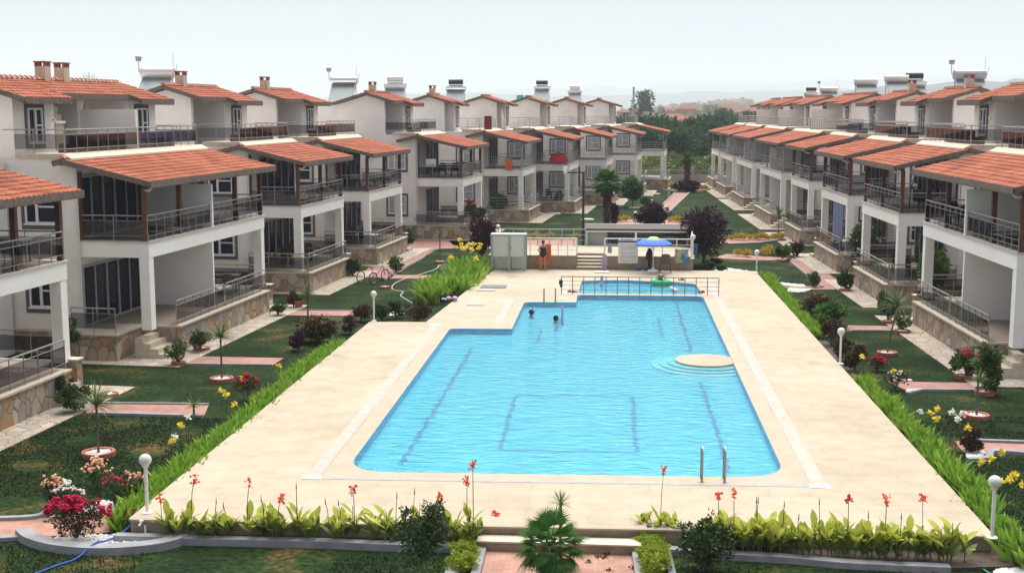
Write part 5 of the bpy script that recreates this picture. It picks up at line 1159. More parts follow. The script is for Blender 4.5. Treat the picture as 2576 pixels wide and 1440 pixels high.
# ------------------------------------------------------------------ lamps and fixtures
def lamp(P, h, label, r=.135):
    e = empty('garden_lamp', P, 0, label, 'lamp', 'white garden lamps with round globes')
    s = MB(); s.lathe([(.11,0),(.11,.02),(.05,.035),(.037,.06),(.037,h-2*r-.03),(.06,h-2*r-.02),(.075,h-2*r+.02)], 14); s.build('pole', M['lampwhite'], e)
    g = MB(); g.sphere((0,0,h-r), r, 18); g.build('globe', M['globe'], e, smooth=True); return e
for (r_,x,y,z,ty,lb) in [('B',1345,882,DZ,345,'garden lamp on the front left corner of the deck'),('E',2283,1110,DZ,540,'garden lamp at the front right corner of the deck'),('T',1122,1210,DZ,935,'garden lamp where the left deck edge steps in'),
        ('F',898,455,DZ,125,'garden lamp beside the bronze shrubs on the right deck edge'),('U',2322,770,DZ,560,'garden lamp at the back right corner of the deck'),('U',1738,640,PZ,420,'garden lamp at the right end of the platform'),
        ('T',2255,470,.4,330,'garden lamp behind the shower cabin'),('U',1215,352,0,210,'garden lamp on the raised bed in front of the purple bush'),('U',1365,170,0,100,'garden lamp beyond the purple bush'),('U',1675,352,0,318,'low garden lamp at the corner of the raised bed'),
        ('c',1520,1245,0,1138,'garden lamp on the left side of the diagonal path'),('c',1690,1175,0,1095,'garden lamp at the far end of the diagonal path'),('c',1312,1070,0,985,'farthest garden lamp beside the last left house')]:
    P = G(r_,x,y,z); h = hat(r_,x,ty,P)-z; lamp(P, max(.5,h), lb, .135 if P.y < 60 else .15)
# black lamp post with camera arm
P = G('U',736,525,PZ); P.z = PZ if P.y < 72.3 else 0
P = Vector((P.x,72.9,0)); h = hat('c',735,995,P); e = empty('lamp_post', P, 0, 'tall black lamp post with a white camera on its short arm', 'lamp post')
MB().box(-.07,-.07,0,.07,.07,h).box(-.95,-.05,h-.09,-.071,.05,h-.01).build('pole', M['black'], e)
s = MB(); s.box(-1.18,-.12,h-.02,-.95,.12,h+.28); s.sphere((-1.06,0,h-.05), .1, 10); s.build('camera', M['white'], e)
# platform railings
def fence(name, label, p0, p1, z, h, bars=(.33,.66), step=1.3, r=.028, mt='rail', ends=True, arch=False, n=None):
    p0 = Vector((p0[0],p0[1],0)); p1 = Vector((p1[0],p1[1],0)); e = empty(name, (p0.x,p0.y,z), 0, label, 'railing'); d = p1-p0; s = MB(); s.tube([(0,0,h),(d.x,d.y,h)], r*1.2, 6)
    for b in bars: s.tube([(0,0,h*b),(d.x,d.y,h*b)], r*.55, 5)
    s.build('rail', M[mt], e); n = n or max(1,round(d.length/step))
    for i in range(n+1): q = d*(i/n); MB().tube([(q.x,q.y,0),(q.x,q.y,h)], r, 6).build('fence_post', M[mt], e)
    return e
pxl = lambda x: G('U',x,640,PZ).x
fence('railing','pale steel railing on the platform left of the steps, behind the woman',(P0.x+1.5,67.35),(sL+.05,67.35),PZ,.93,n=6,mt='lampwhite')
fence('railing','pale steel railing on the platform right of the steps, behind the rules board',(sR-.05,67.35),(P1.x-.05,67.35),PZ,.93,n=6,mt='lampwhite')
fence('railing','grey green railing at the back of the platform left of the kiosk',(P0.x,72.25),(G('U',765,525,PZ).x,72.25),PZ,.95,n=7,mt='aluminium')
fence('railing','short railing on the right side of the platform',(P1.x-.05,67.5),(P1.x+.3,72.2),PZ,.93,n=4,mt='lampwhite')
for (x,lb) in ((676,'left'),(932,'right')):
    X_ = G('U',x,640,PZ).x; e = empty('handrail', (X_,66.75,DZ), 0, 'steel handrail on the %s side of the platform steps' % lb, 'railing'); MB().tube([(0,0,0),(0,0,.9),(0,.7,1.65)], .03, 6).build('rail', M['rail'], e)
# kiosk behind the platform
kx0, kx1 = G('U',768,525,PZ).x, G('U',1690,525,PZ).x; KB = 0
e = empty('kiosk', (kx0,72.5,0), 0, 'low grey kiosk with a flat dark roof and white posts behind the platform', 'kiosk'); W_ = kx1-kx0
MB().box(0,2.2,0,W_,2.35,1.9).box(-.05,.12,0,.05,2.2,1.9).box(W_-.05,.12,0,W_+.05,2.2,1.9).box(.05,.3,0,1.15,.36,1.9).build('wall', M['cabinetgrey'], e)
MB().box(-.12,-.06,2.0,W_+.25,2.6,2.12).build('roof', M['darkroof'], e); MB().box(-.16,2.6,2.0,W_+.29,2.7,2.17).build('roof_edge', M['lampwhite'], e)
for x in (.0,W_*.49,W_): MB().box(x-.06,-.05,0,x+.06,.07,1.92).build('post', M['lampwhite'], e)
MB().box(-.06,-.06,1.925,W_+.06,.08,1.998).build('beam', M['lampwhite'], e); MB().box(.06,1.9,0,W_-.06,2.19,1.5).build('counter', M['gframe'], e)
MB().box(1.15,.25,0,1.22,2.18,1.92).box(W_-1.3,1.2,0,W_-.5,1.9,1.6).build('cupboard', M['concrete'], e)
for i in range(4): x = W_*(.28+.17*i); MB().box(x-.02,2.14,.2,x+.02,2.185,1.9).build('panel_joint', M['lampwhite'], e)
# shower cabin
cx0, cx1 = G('T',2190,760,DZ).x, G('U',210,755,DZ).x; e = empty('shower_cabin', (cx0,66.15,DZ), 0, 'pale shower cabin with frosted panels beside the platform', 'shower'); W_ = cx1-cx0; Hc = 1.92
for x in (0,W_*.53,W_):
    for y in (0,.85): MB().box(x-.05,y-.05,0,x+.05,y+.05,Hc).build('frame_post', M['aluminium'], e)
MB().box(-.06,-.06,Hc,W_+.06,.91,Hc+.06).build('top_frame', M['aluminium'], e)
for k_,(a_,b_) in enumerate(((.06,W_*.53-.06),(W_*.53+.06,W_-.06))): MB().box(a_,.0,.78,b_,.02,Hc-.01).build('panel', M['panelwhite'], e); MB().box(a_,.83,.02,b_,.85,Hc-.01).build('panel', M['panelwhite'], e)
MB().tube([(W_*.27,.1,.9),(W_*.27,.1,1.7)], .02, 6).build('shower_pipe', M['rail'], e); MB().box(W_*.53+.09,-.03,1.2,W_*.53+.13,.0,1.26).build('handle', M['black'], e)
# kid pool fence and ladders
f0, f1 = G('U',535,985,DZ).x, G('U',1980,985,DZ).x; fy = 58.05
e = fence('railing','brown steel fence crossing between the small pool and the big pool',(f0,fy),(f1,fy),DZ,.82,(.25,.5,.75),n=14,r=.02,mt='fencebrown')
def ladder(P, w_, h, label, rz=0):
    e = empty('pool_ladder', P, rz, label, 'ladder')
    for x in (0,w_): MB().tube([(x,0,0),(x,0,h*.9),(x,.05,h),(x,.16,h+.015),(x,.27,h),(x,.32,h*.9),(x,.32,-.5)], .024, 8).build('handrail', M['rail'], e, smooth=True)
    for z in (-.35,-.1): MB().box(.02,.28,z-.02,w_-.02,.36,z+.01).build('tread', M['rail'], e)
    for x in (0,w_): MB().lathe([(.055,0),(.05,.02)], 12, (x,0,0)).build('foot_plate', M['rail'], e)
P = at(1765,1211,DZ); P2 = at(1822,1212,DZ); h = hat('D',1820,300,P)-DZ; ladder(P, (P2-P).x, h, 'steel pool ladder rails at the front edge of the big pool')
P = G('U',485,1040,DZ); P2 = G('U',380,1040,DZ); h = hat('U',380,912,P)-DZ; ladder(Vector((P.x,55.75,DZ)), (P.x-P2.x), h, 'steel pool ladder rails at the back left edge of the big pool', math.pi)
# ------------------------------------------------------------------ pool side things
sx0 = G('U',1060,625,PZ); sx1 = G('U',1240,625,PZ); yb = 67.1
def zat(r_,x,y,Y): return hat(r_,x,y,Vector((0,Y,0)))
z1_, z0_ = zat('U',1150,475,yb), zat('U',1150,685,yb)
e = empty('rules_board', (sx0.x,yb,z0_), 0, 'white board of printed pool rules hung on the platform railing', 'sign'); W_ = sx1.x-sx0.x; H_ = z1_-z0_
MB().box(0,0,0,W_,.02,H_).build('board', M['white'], e); MB().box(.0,-.006,H_-.11,W_,-.001,H_-.03).build('heading_band', M['navy'], e)
inkm = mat('faded_red_print', (.42,.25,.27), .8); ink2 = mat('faded_blue_print', (.25,.25,.4), .8)
def text(body, x, z, size, mt, parent, align='LEFT', y=-.008, name='lettering'):
    cu = bpy.data.curves.new(name, 'FONT'); cu.body = body; cu.size = size; cu.align_x = align; cu.extrude = .001
    o = bpy.data.objects.new(name, cu); col.objects.link(o); o.parent = parent; o.location = (x,y,z); o.rotation_euler = (R(90),0,0); cu.materials.append(mt); return o
s = MB(); rg = random.Random(3); nrow = 15
for i in range(nrow):
    z = H_-.2-(H_-.28)*i/(nrow-1); x = .08+rg.uniform(0,.06)
    while x < W_-.12:
        l = rg.uniform(.03,.12); l = min(l, W_-.08-x); s.box(x,-.004,z-.012,x+l,-.001,z+.012); x += l+.022
        if rg.random() < .06: break
s.build('print_line', inkm, e)
# parasol
P = G('U',1375,757,DZ); P.y = 66.2; zt = zat('U',1382,445,66.2)
e = empty('parasol', Vector((P.x,66.2,DZ)), .3, 'blue parasol with lime green top on a white pole', 'parasol'); ht = zt-DZ
MB().tube([(0,0,0),(0,0,ht-.05)], .022, 8).build('pole', M['white'], e)
s = MB(); s.lathe([(.30,0),(.31,.04),(.27,.12),(.1,.15),(.04,.28)], 20); s.build('base', M['plasticwhite'], e)
def canopy(r0, z0, r1, z1, mt, name):
    mb = MB(); n = 8; k = 5; vs = []
    for j in range(k+1):
        t = j/k; r_ = r0+(r1-r0)*t; z = z0+(z1-z0)*t+.06*math.sin(math.pi*t)
        for i in range(n*4):
            a = 2*math.pi*i/(n*4); f = math.cos((i%4)/4*2*math.pi)*.5-.5; rr = r_*(1+.045*f); vs.append((rr*math.cos(a),rr*math.sin(a),z+.02*f*t))
    N = n*4; mb.add(vs, [(j*N+i,j*N+(i+1)%N,(j+1)*N+(i+1)%N,(j+1)*N+i) for j in range(k) for i in range(N)]); mb.add([(v[0],v[1],v[2]-.05*(1 if True else 0)) for v in vs[-N:]]+vs[-N:], [(i,(i+1)%N,N+(i+1)%N,N+i) for i in range(N)])
    return mb.build(name, M[mt], e)
canopy(.34, ht-.12, 1.0, ht-.34, 'blue', 'canopy'); canopy(.01, ht, .36, ht-.11, 'lime', 'canopy_top')
for i in range(8): a = i*math.pi/4; MB().tube([(.0,0,ht-.7),(math.cos(a)*.45,math.sin(a)*.45,ht-.24)], .008, 4).build('rib', M['white'], e)
# plastic chair
def chair(P, rz, label, mt='plasticbrown', grp=None, s_=1):
    e = empty('plastic_chair', P, rz, label, 'chair', grp, s_)
    MB().box(-.24,-.22,.41,.24,.24,.45).build('seat', M[mt], e)
    s = MB(); N = 8; vs = []
    for j in range(5):
        t = j/4
        for i in range(N+1):
            a = (i/N-.5)*1.3; w_ = .24*(1.05-.25*t*t); vs.append((math.sin(a)/math.sin(.65)*w_, .22+.10*t-.06*(1-math.cos(a))*2, .45+.45*t-.04*(abs(i/N-.5)*2)**3*t))
    s.add(vs, [(j*(N+1)+i,j*(N+1)+i+1,(j+1)*(N+1)+i+1,(j+1)*(N+1)+i) for j in range(4) for i in range(N)]); s.add([(v[0],v[1]+.02,v[2]) for v in vs], [(j*(N+1)+i+1,j*(N+1)+i,(j+1)*(N+1)+i,(j+1)*(N+1)+i+1) for j in range(4) for i in range(N)]); s.build('backrest', M[mt], e)
    for x in (-.24,.24): MB().tube([(x,-.2,.42),(x*1.08,-.2,.64),(x*1.08,.24,.66)], .022, 6).build('armrest', M[mt], e)
    for x in (-.22,.22):
        for y in (-.2,.22): MB().tube([(x,y,.42),(x*1.15,y*1.15,0)], [.026,.018], 6).build('leg', M[mt], e)
    return e
P = G('U',1490,768,DZ); chair(Vector((P.x,66.2,DZ)), math.pi, 'brown plastic chair with its back to the platform wall', s_=1.15)
# towels and small things
def cloth(name, label, cat, P, wd, ht, mt, rz=0, thick=.015, fold=.03, c2=None, grp=None):
    mb = MB(); n = 14; k = 8; vs = []; rg = random.Random(len(label))
    for side in (0,1):
        for j in range(k+1):
            for i in range(n+1):
                x = (i/n-.5)*wd*(1-.05*math.sin(j)); z = -ht*j/k; y = fold*math.sin(i*1.4+j*.3)*(.3+j/k)+side*thick; vs.append((x,y,z+ht*.02*math.sin(i)))
    q = (k+1)*(n+1); fs = [(j*(n+1)+i,(j+1)*(n+1)+i,(j+1)*(n+1)+i+1,j*(n+1)+i+1) for j in range(k) for i in range(n)]; fs += [tuple(x+q for x in f[::-1]) for f in fs]
    mb.add(vs, fs); o = mb.build(name, mt if not isinstance(mt,str) else M[mt], None, loc=P, rz=rz); return tag(o, label, cat, grp)
tm = mat('beach_towel_print', (.05,.25,.45), .9, c2=(.55,.45,.25), scale=2.6, lo=.48, hi=.58)
X0 = G('U',1645,640,PZ).x; zt = zat('U',1645,555,67.25); zb = zat('U',1645,680,67.25)
cloth('beach_towel','blue and yellow patterned beach towel hanging over the platform railing','towel',Vector((X0,67.12,zt)), 1.6*.42*1.1, zt-zb, tm)
X0 = G('U',1725,560,PZ).x; cloth('towel','grey cloth hanging at the right end of the platform railing','towel',Vector((X0,67.2,zat('U',1725,505,67.2))), .28, .62, 'bluecloth')
zt = zat('U',935,600,66.9); X0 = G('U',935,640,PZ).x
cloth('towel','white and blue striped towel hanging from the step handrail','towel',Vector((X0,66.68,zt)), .26, zt-DZ-.05, 'lilac')
s = MB(); rg = random.Random(8)
for i in range(16): s.sphere((rg.uniform(-.35,.28),rg.uniform(-.12,.12),.04), rg.uniform(.07,.14), 8, 0, .5)
P = G('U',915,770,DZ); tag(s.build('towel', M['white'], None, loc=P), 'crumpled white towel on the deck at the foot of the steps', 'towel')
X0 = G('U',1350,640,PZ).x; s = MB(); s.tube([(0,0,1.22),(0,0,1.05),(.03,0,.75),(0,.02,.4),(.02,0,.12)], [.05,.15,.13,.1,.07], 10); s.tube([(-.1,0,1.05),(-.17,0,.8),(-.13,0,.6)], [.06,.05,.03], 8); tag(s.build('wetsuit', M['navy'], None, loc=(X0,66.9,DZ)), 'black wetsuit hanging on the wall behind the parasol pole', 'wetsuit')
for (x,w_,lb) in ((1247,.11,'left'),(1315,.1,'right')):
    P = G('U',x,750,DZ); s = MB(); s.lathe([(w_,0),(w_*1.15,.2),(w_*1.05,.21),(.001,.19)], 12); o = s.build('bucket', M['bluecloth'], None, loc=P); tag(o, 'small blue bucket on the deck below the rules board, %s of two' % lb, 'bucket')
P = G('U',985,560,PZ); s = MB(); s.box(-.11,-.06,0,.11,.0,.42).box(-.03,-.065,.42,.03,-.005,.55); tag(s.build('first_aid_box', M['railgrey'], None, loc=(P.x,67.28,zat('U',985,590,67.3))), 'small grey box fixed to a railing post right of the steps', 'box')
X0 = G('U',545,870,DZ).x; s = MB(); s.sphere((0,0,0), .1, 8, 0, 1.6); s.sphere((.02,0,-.17), .07, 8, 0, 1.3); tag(s.build('sandal', M['black'], None, loc=(X0+.1,fy-.06,DZ+.55)), 'black cloth bundle hanging on the left end of the pool fence', 'bag')
for (x,y,lb) in ((625,945,'left'),(662,948,'right')):
    P = G('U',x,y,DZ); tag(MB().box(-.14,-.05,0,.14,.05,.05).sphere((-.05,0,.07), .06, 8, 0, .5).build('sandal', M['black'], None, loc=P, rz=.5), 'dark sandal at the corner of the small pool, %s of the pair' % lb, 'sandal')
for (x,y,lb) in ((1635,838,'red toy on the far edge of the small pool'),(1820,952,'red toy at the right corner of the small pool')):
    P = G('U',x,y,DZ); tag(MB().box(-.16,-.06,0,.16,.06,.05).sphere((.05,0,.07), .06, 8).build('toy', M['red'], None, loc=P), lb, 'toy')
for (x,y,w_,d_,lb,mt) in (('T' and 2215,898,1.25,.95,'large grey metal hatch in the deck beside the yellow cannas','hatch'),(2150,930,.85,.55,'smaller pale hatch in front of the large hatch','concrete')):
    P = G('T',x,y,DZ); e = empty('deck_hatch', P, 0, lb, 'hatch'); MB().box(-w_/2,-d_/2,.003,w_/2,d_/2,.035).build('cover', M[mt], e); MB().box(-w_/2-.06,-d_/2-.06,.002,w_/2+.06,d_/2+.06,.012).build('frame', M['gutter'], e)
P = G('T',2050,1060,DZ); e = empty('deck_hatch', P, 0, 'pale flush hatch in the deck nearest the pool corner', 'hatch'); MB().box(-.35,-.3,.003,.35,.3,.03).build('cover', M['concrete'], e); MB().box(-.4,-.35,.002,.4,.35,.01).build('frame', M['gutter'], e)
P = G('T',1812,1030,DZ); s = MB(); rg = random.Random(2)
for i in range(14): s.sphere((rg.uniform(-.3,.3),rg.uniform(-.1,.1),.06+rg.uniform(0,.12)), rg.uniform(.07,.13), 8, i%2, .7)
tag(s.build('swim_bag', [M['pink'],M['lilac']], None, loc=P), 'pink and lilac bundle on the deck below the tall clumps', 'bag')
for i,(x,y) in enumerate(((2210,895),(2250,908))): P = G('C',x,y,DZ); s = MB(); rg = random.Random(i); [s.leaf(Vector((0,0,.02)), rdir(rg,.0), rdir(rg), .09, .06) for _ in range(9)]; tag(s.build('fallen_petal', M['cannafl'], None, loc=P), 'fallen red canna bloom on the deck, %s of two' % ('left','right')[i], 'petal')
for i,(x,y) in enumerate(((860,1285),(950,1265),(940,1290),(1160,1250),(805,1330),(1000,1410),(1190,1395))): P = G('D',x,y,.02); s = MB(); rg = random.Random(i+9); [s.leaf(Vector((rg.uniform(-.08,.08),rg.uniform(-.05,.05),.01)), rdir(rg,.0), rdir(rg), .07, .05) for _ in range(9)]; tag(s.build('dry_leaf', M['brownleaf'], None, loc=P), 'brown dry leaf lying on the foreground brick path', 'leaf', 'dry leaves on the brick path')
# hoses
def hose(label, pts, r, mt, name='garden_hose'):
    P = [Vector(p) for p in pts]; out = []
    for i in range(len(P)-1):
        a, b, c, d = P[max(i-1,0)], P[i], P[i+1], P[min(i+2,len(P)-1)]
        for k in range(8): t = k/8; out.append(.5*((2*b)+(c-a)*t+(2*a-5*b+4*c-d)*t*t+(3*b-a-3*c+d)*t*t*t))
    out.append(P[-1]); return tag(MB().tube(out, r, 6).build(name, M[mt], smooth=True), label, 'hose')
hose('blue garden hose running from the tap across the curved bed to the bottom left', [G('B',1300,1040)+Vector((0,.0,.33)),G('B',1200,1075)+Vector((0,0,.2)),G('B',1080,1130)+Vector((0,0,.1)),G('B',960,1190)+Vector((0,0,.12)),G('B',870,1240)+Vector((0,0,.19)),G('B',700,1310)+Vector((0,0,.03)),G('B',520,1370)+Vector((0,0,.02)),G('B',340,1440)+Vector((0,0,.02)),G('B',100,1520)+Vector((0,0,.02))], .022, 'hoseblue')
P = at(360,1345,0); e = empty('tap', Vector((P.x+.05,24.72,.3)), 0, 'white garden tap on the deck wall with the blue hose attached', 'tap'); MB().tube([(0,.05,.05),(0,-.1,.05),(-.02,-.14,0)], .022, 6).box(-.035,-.09,.07,.035,-.02,.1).build('spout', M['lampwhite'], e); MB().tube([(.06,-.02,-.02),(.08,-.05,-.3)], [.02,.03], 6).build('bracket', M['lampwhite'], e)
hose('green garden hose curving down to the bottom right corner', [G('E',2045,1195,.15),G('E',2070,1260,.05),G('E',2130,1340,.03),G('E',2210,1400,.03),G('E',2300,1450,.03),G('E',2500,1500,.03)], .02, 'hosegreen')
hose('pale hose snaking over the back left lawn to the tall clumps', [G('T',1480,1050,.02),G('T',1400,1005,.02),G('T',1365,975,.02),G('T',1385,945,.02),G('T',1290,920,.02),G('T',1310,870,.02),G('T',1430,815,.03),G('T',1560,780,.03),G('T',1690,735,.02),G('T',1720,700,.02),G('T',1850,700,.02),G('T',1860,715,.02),G('T',1730,710,.02),G('T',1720,722,.02),G('T',1850,735,.02)], .025, 'hosewhite')
# tricycle and bicycle by the left lawn
def wheel(mb, rim, c, r, ax, n=18):
    c = Vector(c); u = Vector((0,0,1)); v = Vector(ax).cross(u).normalized(); pts = [c+(u*math.cos(2*math.pi*i/n)+v*math.sin(2*math.pi*i/n))*r for i in range(n+1)]; mb.tube(pts, .022, 6, caps=False)
    pts = [c+(u*math.cos(2*math.pi*i/n)+v*math.sin(2*math.pi*i/n))*r*.88 for i in range(n+1)]; rim.tube(pts, .012, 5, caps=False)
    for i in range(10): a = 2*math.pi*i/10; rim.tube([c,c+(u*math.cos(a)+v*math.sin(a))*r*.9], .004, 3)
P = G('T',1115,870); e = empty('tricycle', Vector((P.x,P.y,0)), 0, 'adult tricycle with two rear wheels parked on the left lawn edge', 'tricycle')
hx = G('T',1275,845)-P; ax = Vector((.15,.98,0)).normalized(); fwd = Vector((hx.x,hx.y,0)); L_ = fwd.length; fwd.normalize(); sd = Vector((-fwd.y,fwd.x,0))
ty = MB(); rm = MB(); wheel(ty, rm, (0,0,.30), .30, sd); ty.build('tyre', M['black'], e); rm.build('rim', M['rail'], e)
ty = MB(); rm = MB(); o2 = sd*.9; wheel(ty, rm, (o2.x,o2.y,.30), .30, sd); ty.build('tyre', M['black'], e); rm.build('rim', M['rail'], e)
ty = MB(); rm = MB(); o3 = fwd*L_+sd*.4; wheel(ty, rm, (o3.x,o3.y,.30), .30, sd); ty.build('tyre', M['black'], e); rm.build('rim', M['rail'], e)
fm = MB(); c0 = sd*.45; fm.tube([Vector((0,0,.3)),Vector((o2.x,o2.y,.3))], .018, 6); fm.tube([c0+Vector((0,0,.3)),c0+fwd*.55+Vector((0,0,.28)),o3-fwd*.18+Vector((0,0,.75))], .02, 6); fm.tube([o3+Vector((0,0,.3)),o3-fwd*.12+Vector((0,0,.62)),o3-fwd*.22+Vector((0,0,1.0))], .018, 6); fm.tube([c0+fwd*.5+Vector((0,0,.28)),c0+fwd*.35+Vector((0,0,.78))], .016, 6); fm.build('frame', M['rail'], e)
q = o3-fwd*.22+Vector((0,0,1.0)); MB().tube([q-sd*.3-fwd*.15,q-sd*.2,q+sd*.2,q+sd*.3-fwd*.15], .014, 6).build('handlebar', M['rail'], e)
q = c0+fwd*.35+Vector((0,0,.8)); MB().sphere(tuple(q), .14, 10, 0, .4).build('saddle', M['black'], e)
# ------------------------------------------------------------------ solar water heaters
def heater(side, k, y, wx, label, tank='steeltank', dark=False, ex=False, second=False, zb=9.55, s_=1.0, spec=True):
    P = hp(side, k, wx, y, zb); e = empty('solar_water_heater', P, 0, label, 'water heater', None, s_)
    fr = MB()
    for x in (-.75,.75): fr.tube([(x,-.9,0),(x,.5,1.25)], .025, 5); fr.tube([(x,.5,0),(x,.5,1.25)], .025, 5)
    fr.tube([(-.75,.5,.9),(.75,.5,.9)], .02, 5); fr.tube([(-.75,-.3,.55),(.75,-.3,.55)], .02, 5); fr.build('stand', M['railgrey'], e)
    c = MB(); c.bar((0,-.95,.12),(0,.42,1.2), 1.4, .08); c.build('collector', M['collector'], e)
    t = MB(); t.tube([(-.85,.5,1.48),(-.82,.5,1.48),(.82,.5,1.48),(.85,.5,1.48)], [.2,.26,.26,.2], 16); t.build('tank', M[tank], e, smooth=False)
    if second: t = MB(); t.tube([(-.6,.5,2.0),(.6,.5,2.0)], .22, 14); t.build('upper_tank', M['black' if dark else tank], e); MB().box(-.6,.46,1.7,-.56,.54,1.8).box(.56,.46,1.7,.6,.54,1.8).build('tank_bracket', M['railgrey'], e)
    if ex: MB().tube([(-.95,.5,1.5),(-.95,.5,2.05)], .02, 5).build('pipe', M['railgrey'], e); MB().lathe([(.13,0),(.17,.22),(.15,.24)], 8, (-.95,.5,2.03)).build('expansion_cup', M['gframe'], e); MB().tube([(.9,.5,1.4),(1.0,.5,1.9)], .012, 4).tube([(.8,.5,1.6),(.8,.5,2.4)], .01, 4).build('pipe', M['railgrey'], e)
    return e
def hcol(side, k, x, wx):                  # how far along house k a roof item stands when seen at photo column x
    T = LEFT if side == 'L' else RIGHT; a, s = (LA,1) if side == 'L' else (RA,-1); q = T[k]; d = c2w((x-PW/2,HZ-PH/2,FPX)); du = d.x*math.sin(a)+d.y*math.cos(a); dv = d.x*math.cos(a)-d.y*math.sin(a)
    return du*(q[2]+s*wx)/dv-q[1]
hl = [('L',2,391,-10.3,'cream solar water heater with a grey cup, leftmost on the roofs','tank',False,True,False,9.35,1.12),('L',4,862,-10.3,'steel solar water heater with a grey cup behind the fifth left roof','steeltank',False,True,False,9.35,1.2),
      ('L',5,992,-12.0,'solar water heater with two white tanks on the left row','tank',False,False,True,9.35,1.12),('L',6,1145,-12.0,'solar water heater with a black upper tank, first of two on the left row','steeltank',True,False,True,9.35,1.12),
      ('L',7,1362,-7.7,'solar water heater with a black upper tank, second of two on the left row','steeltank',True,False,True,9.75,1.0),('L',8,1445,-7.9,'solar water heater with two pale tanks, farthest on the left row','tank',False,False,True,9.6,.95),
      ('R',6,2040,-9.1,'solar water heater with a black upper tank, farthest on the right row','tank',True,False,True,9.35,.9),('R',5,2085,-8.2,'pale solar water heater with a small cup on the far right row','tank',False,True,False,9.4,1.0),
      ('R',4,2178,-7.9,'pale solar water heater above the fifth right house','tank',False,False,False,9.6,1.1),('R',3,2255,-7.4,'pale solar water heater left of the black topped one on the right row','tank',False,False,False,9.7,1.0),
      ('R',3,2300,-8.8,'solar water heater with a black upper tank behind a chimney on the right row','tank',True,False,True,9.4,1.0),('R',2,2440,-9.0,'dark steel solar water heater behind the chimney of the third right house','gframe',False,True,False,9.4,1.15)]
for (sd_,k,x,wx,lb,tk,dk,ex,sec,zb,s_) in hl: heater(sd_, k, hcol(sd_,k,x,wx), wx, lb, tk, dk, ex, sec, zb, s_)
P = hp('L',7,-9.6,hcol('L',7,1308,-9.6),9.5); s = empty('roof_tank', P, 0, 'small yellow tank with a teal lid on the left row roofs', 'tank'); MB().lathe([(.4,-.2),(.42,.5),(.38,.55)], 14).build('body', M['yellow'], s); MB().lathe([(.4,.552),(.36,.9),(.3,.95)], 14).build('lid', M['teal'], s)
P = hp('L',1,-12,14,7); s = empty('roof_aerial', Vector((P.x-3,P.y+8,8)), 0, 'thin branching antenna behind the roof of the big left house', 'antenna')
s.location = Vector(((204-VX)/FPX*66, 66, 8.0)); m_ = MB(); m_.tube([(0,0,0),(0,0,3.0)], .02, 5)
for z,l in ((2.55,.42),(2.75,.3)): m_.tube([(-l,0,z),(l,0,z)], .012, 4); [m_.tube([(q*l,0,z-.12),(q*l,0,z+.15)], .012, 4) for q in (-1,-.5,.5,1)]
m_.build('mast', M['railgrey'], s)
# ------------------------------------------------------------------ terrace furniture
def table(P, rz, label, mt='black', w_=1.5, d_=.85, cat='table', top=None):
    e = empty('garden_table', P, rz, label, cat); MB().box(-w_/2,-d_/2,.70,w_/2,d_/2,.74).build('tabletop', M[top or mt], e)
    for x in (-w_/2+.08,w_/2-.08):
        for y in (-d_/2+.08,d_/2-.08): MB().box(x-.03,y-.03,0,x+.03,y+.03,.70).build('leg', M[mt], e)
def sets(side, k, wx, y, z, rz, lt, lc, mt='black', n=4, top=None):
    P = hp(side, k, wx, y, z); table(P, rz, lt, mt, top=top)
    for i,(dx,dy,r_) in enumerate([(-.45,-.75,math.pi),(.45,-.75,math.pi),(-.45,.75,0),(.45,.75,0)][:n]):
        c_, s_ = math.cos(rz), math.sin(rz); chair(P+Vector((dx*c_-dy*s_,dx*s_+dy*c_,0)), rz+r_, lc, mt, lc.replace('chair','chairs'))
sets('L',2,-1.5,3.6,1.012,.1,'dark garden table on the ground terrace of the third left house','dark chair around the ground terrace table of the third left house')
sets('L',3,-1.4,2.0,1.012,.1,'dark garden table on the ground terrace of the fourth left house','dark chair around the ground terrace table of the fourth left house')
sets('L',4,-1.5,2.2,4.28,.1,'dark garden table on the balcony of the fifth left house','dark chair on the balcony of the fifth left house')
sets('L',3,-1.3,3.5,4.28,.1,'dark garden table on the balcony of the fourth left house','dark chair on the balcony of the fourth left house','gframe',2)
sets('L',1,-1.3,9.8,1.012,.1,'brown garden table at the far end of the big left house ground terrace','brown chair at the far end of the big left house ground terrace','plasticbrown',2)
sets('L',6,-1.6,1.8,1.012,.1,'dark table on the ground terrace of the seventh left house','dark chair on the ground terrace of the seventh left house','black',3)
sets('R',0,-1.3,9.6,4.28,-.02,'reddish wooden table on the balcony of the nearest right house','dark chair on the balcony of the nearest right house','black',4,'post')
sets('R',1,-1.5,3.3,1.012,-.02,'dark table on the ground terrace of the second right house','dark chair on the ground terrace of the second right house','black',3)
sets('L',0,-1.4,9.0,4.28,.1,'dark table on the balcony at the left edge of the photo','dark chair on the balcony at the left edge of the photo','gframe',2)
P = hp('L',3,-1.9,5.2,1.012); e = empty('barbecue', P, 0, 'grey barbecue under the balcony of the fourth left house', 'barbecue'); MB().box(-.35,-.3,.05,.35,.3,.75).build('cabinet', M['concrete'], e); MB().lathe([(.36,.75),(.34,.95),(.2,1.08),(.01,1.1)], 12).build('lid', M['gframe'], e)
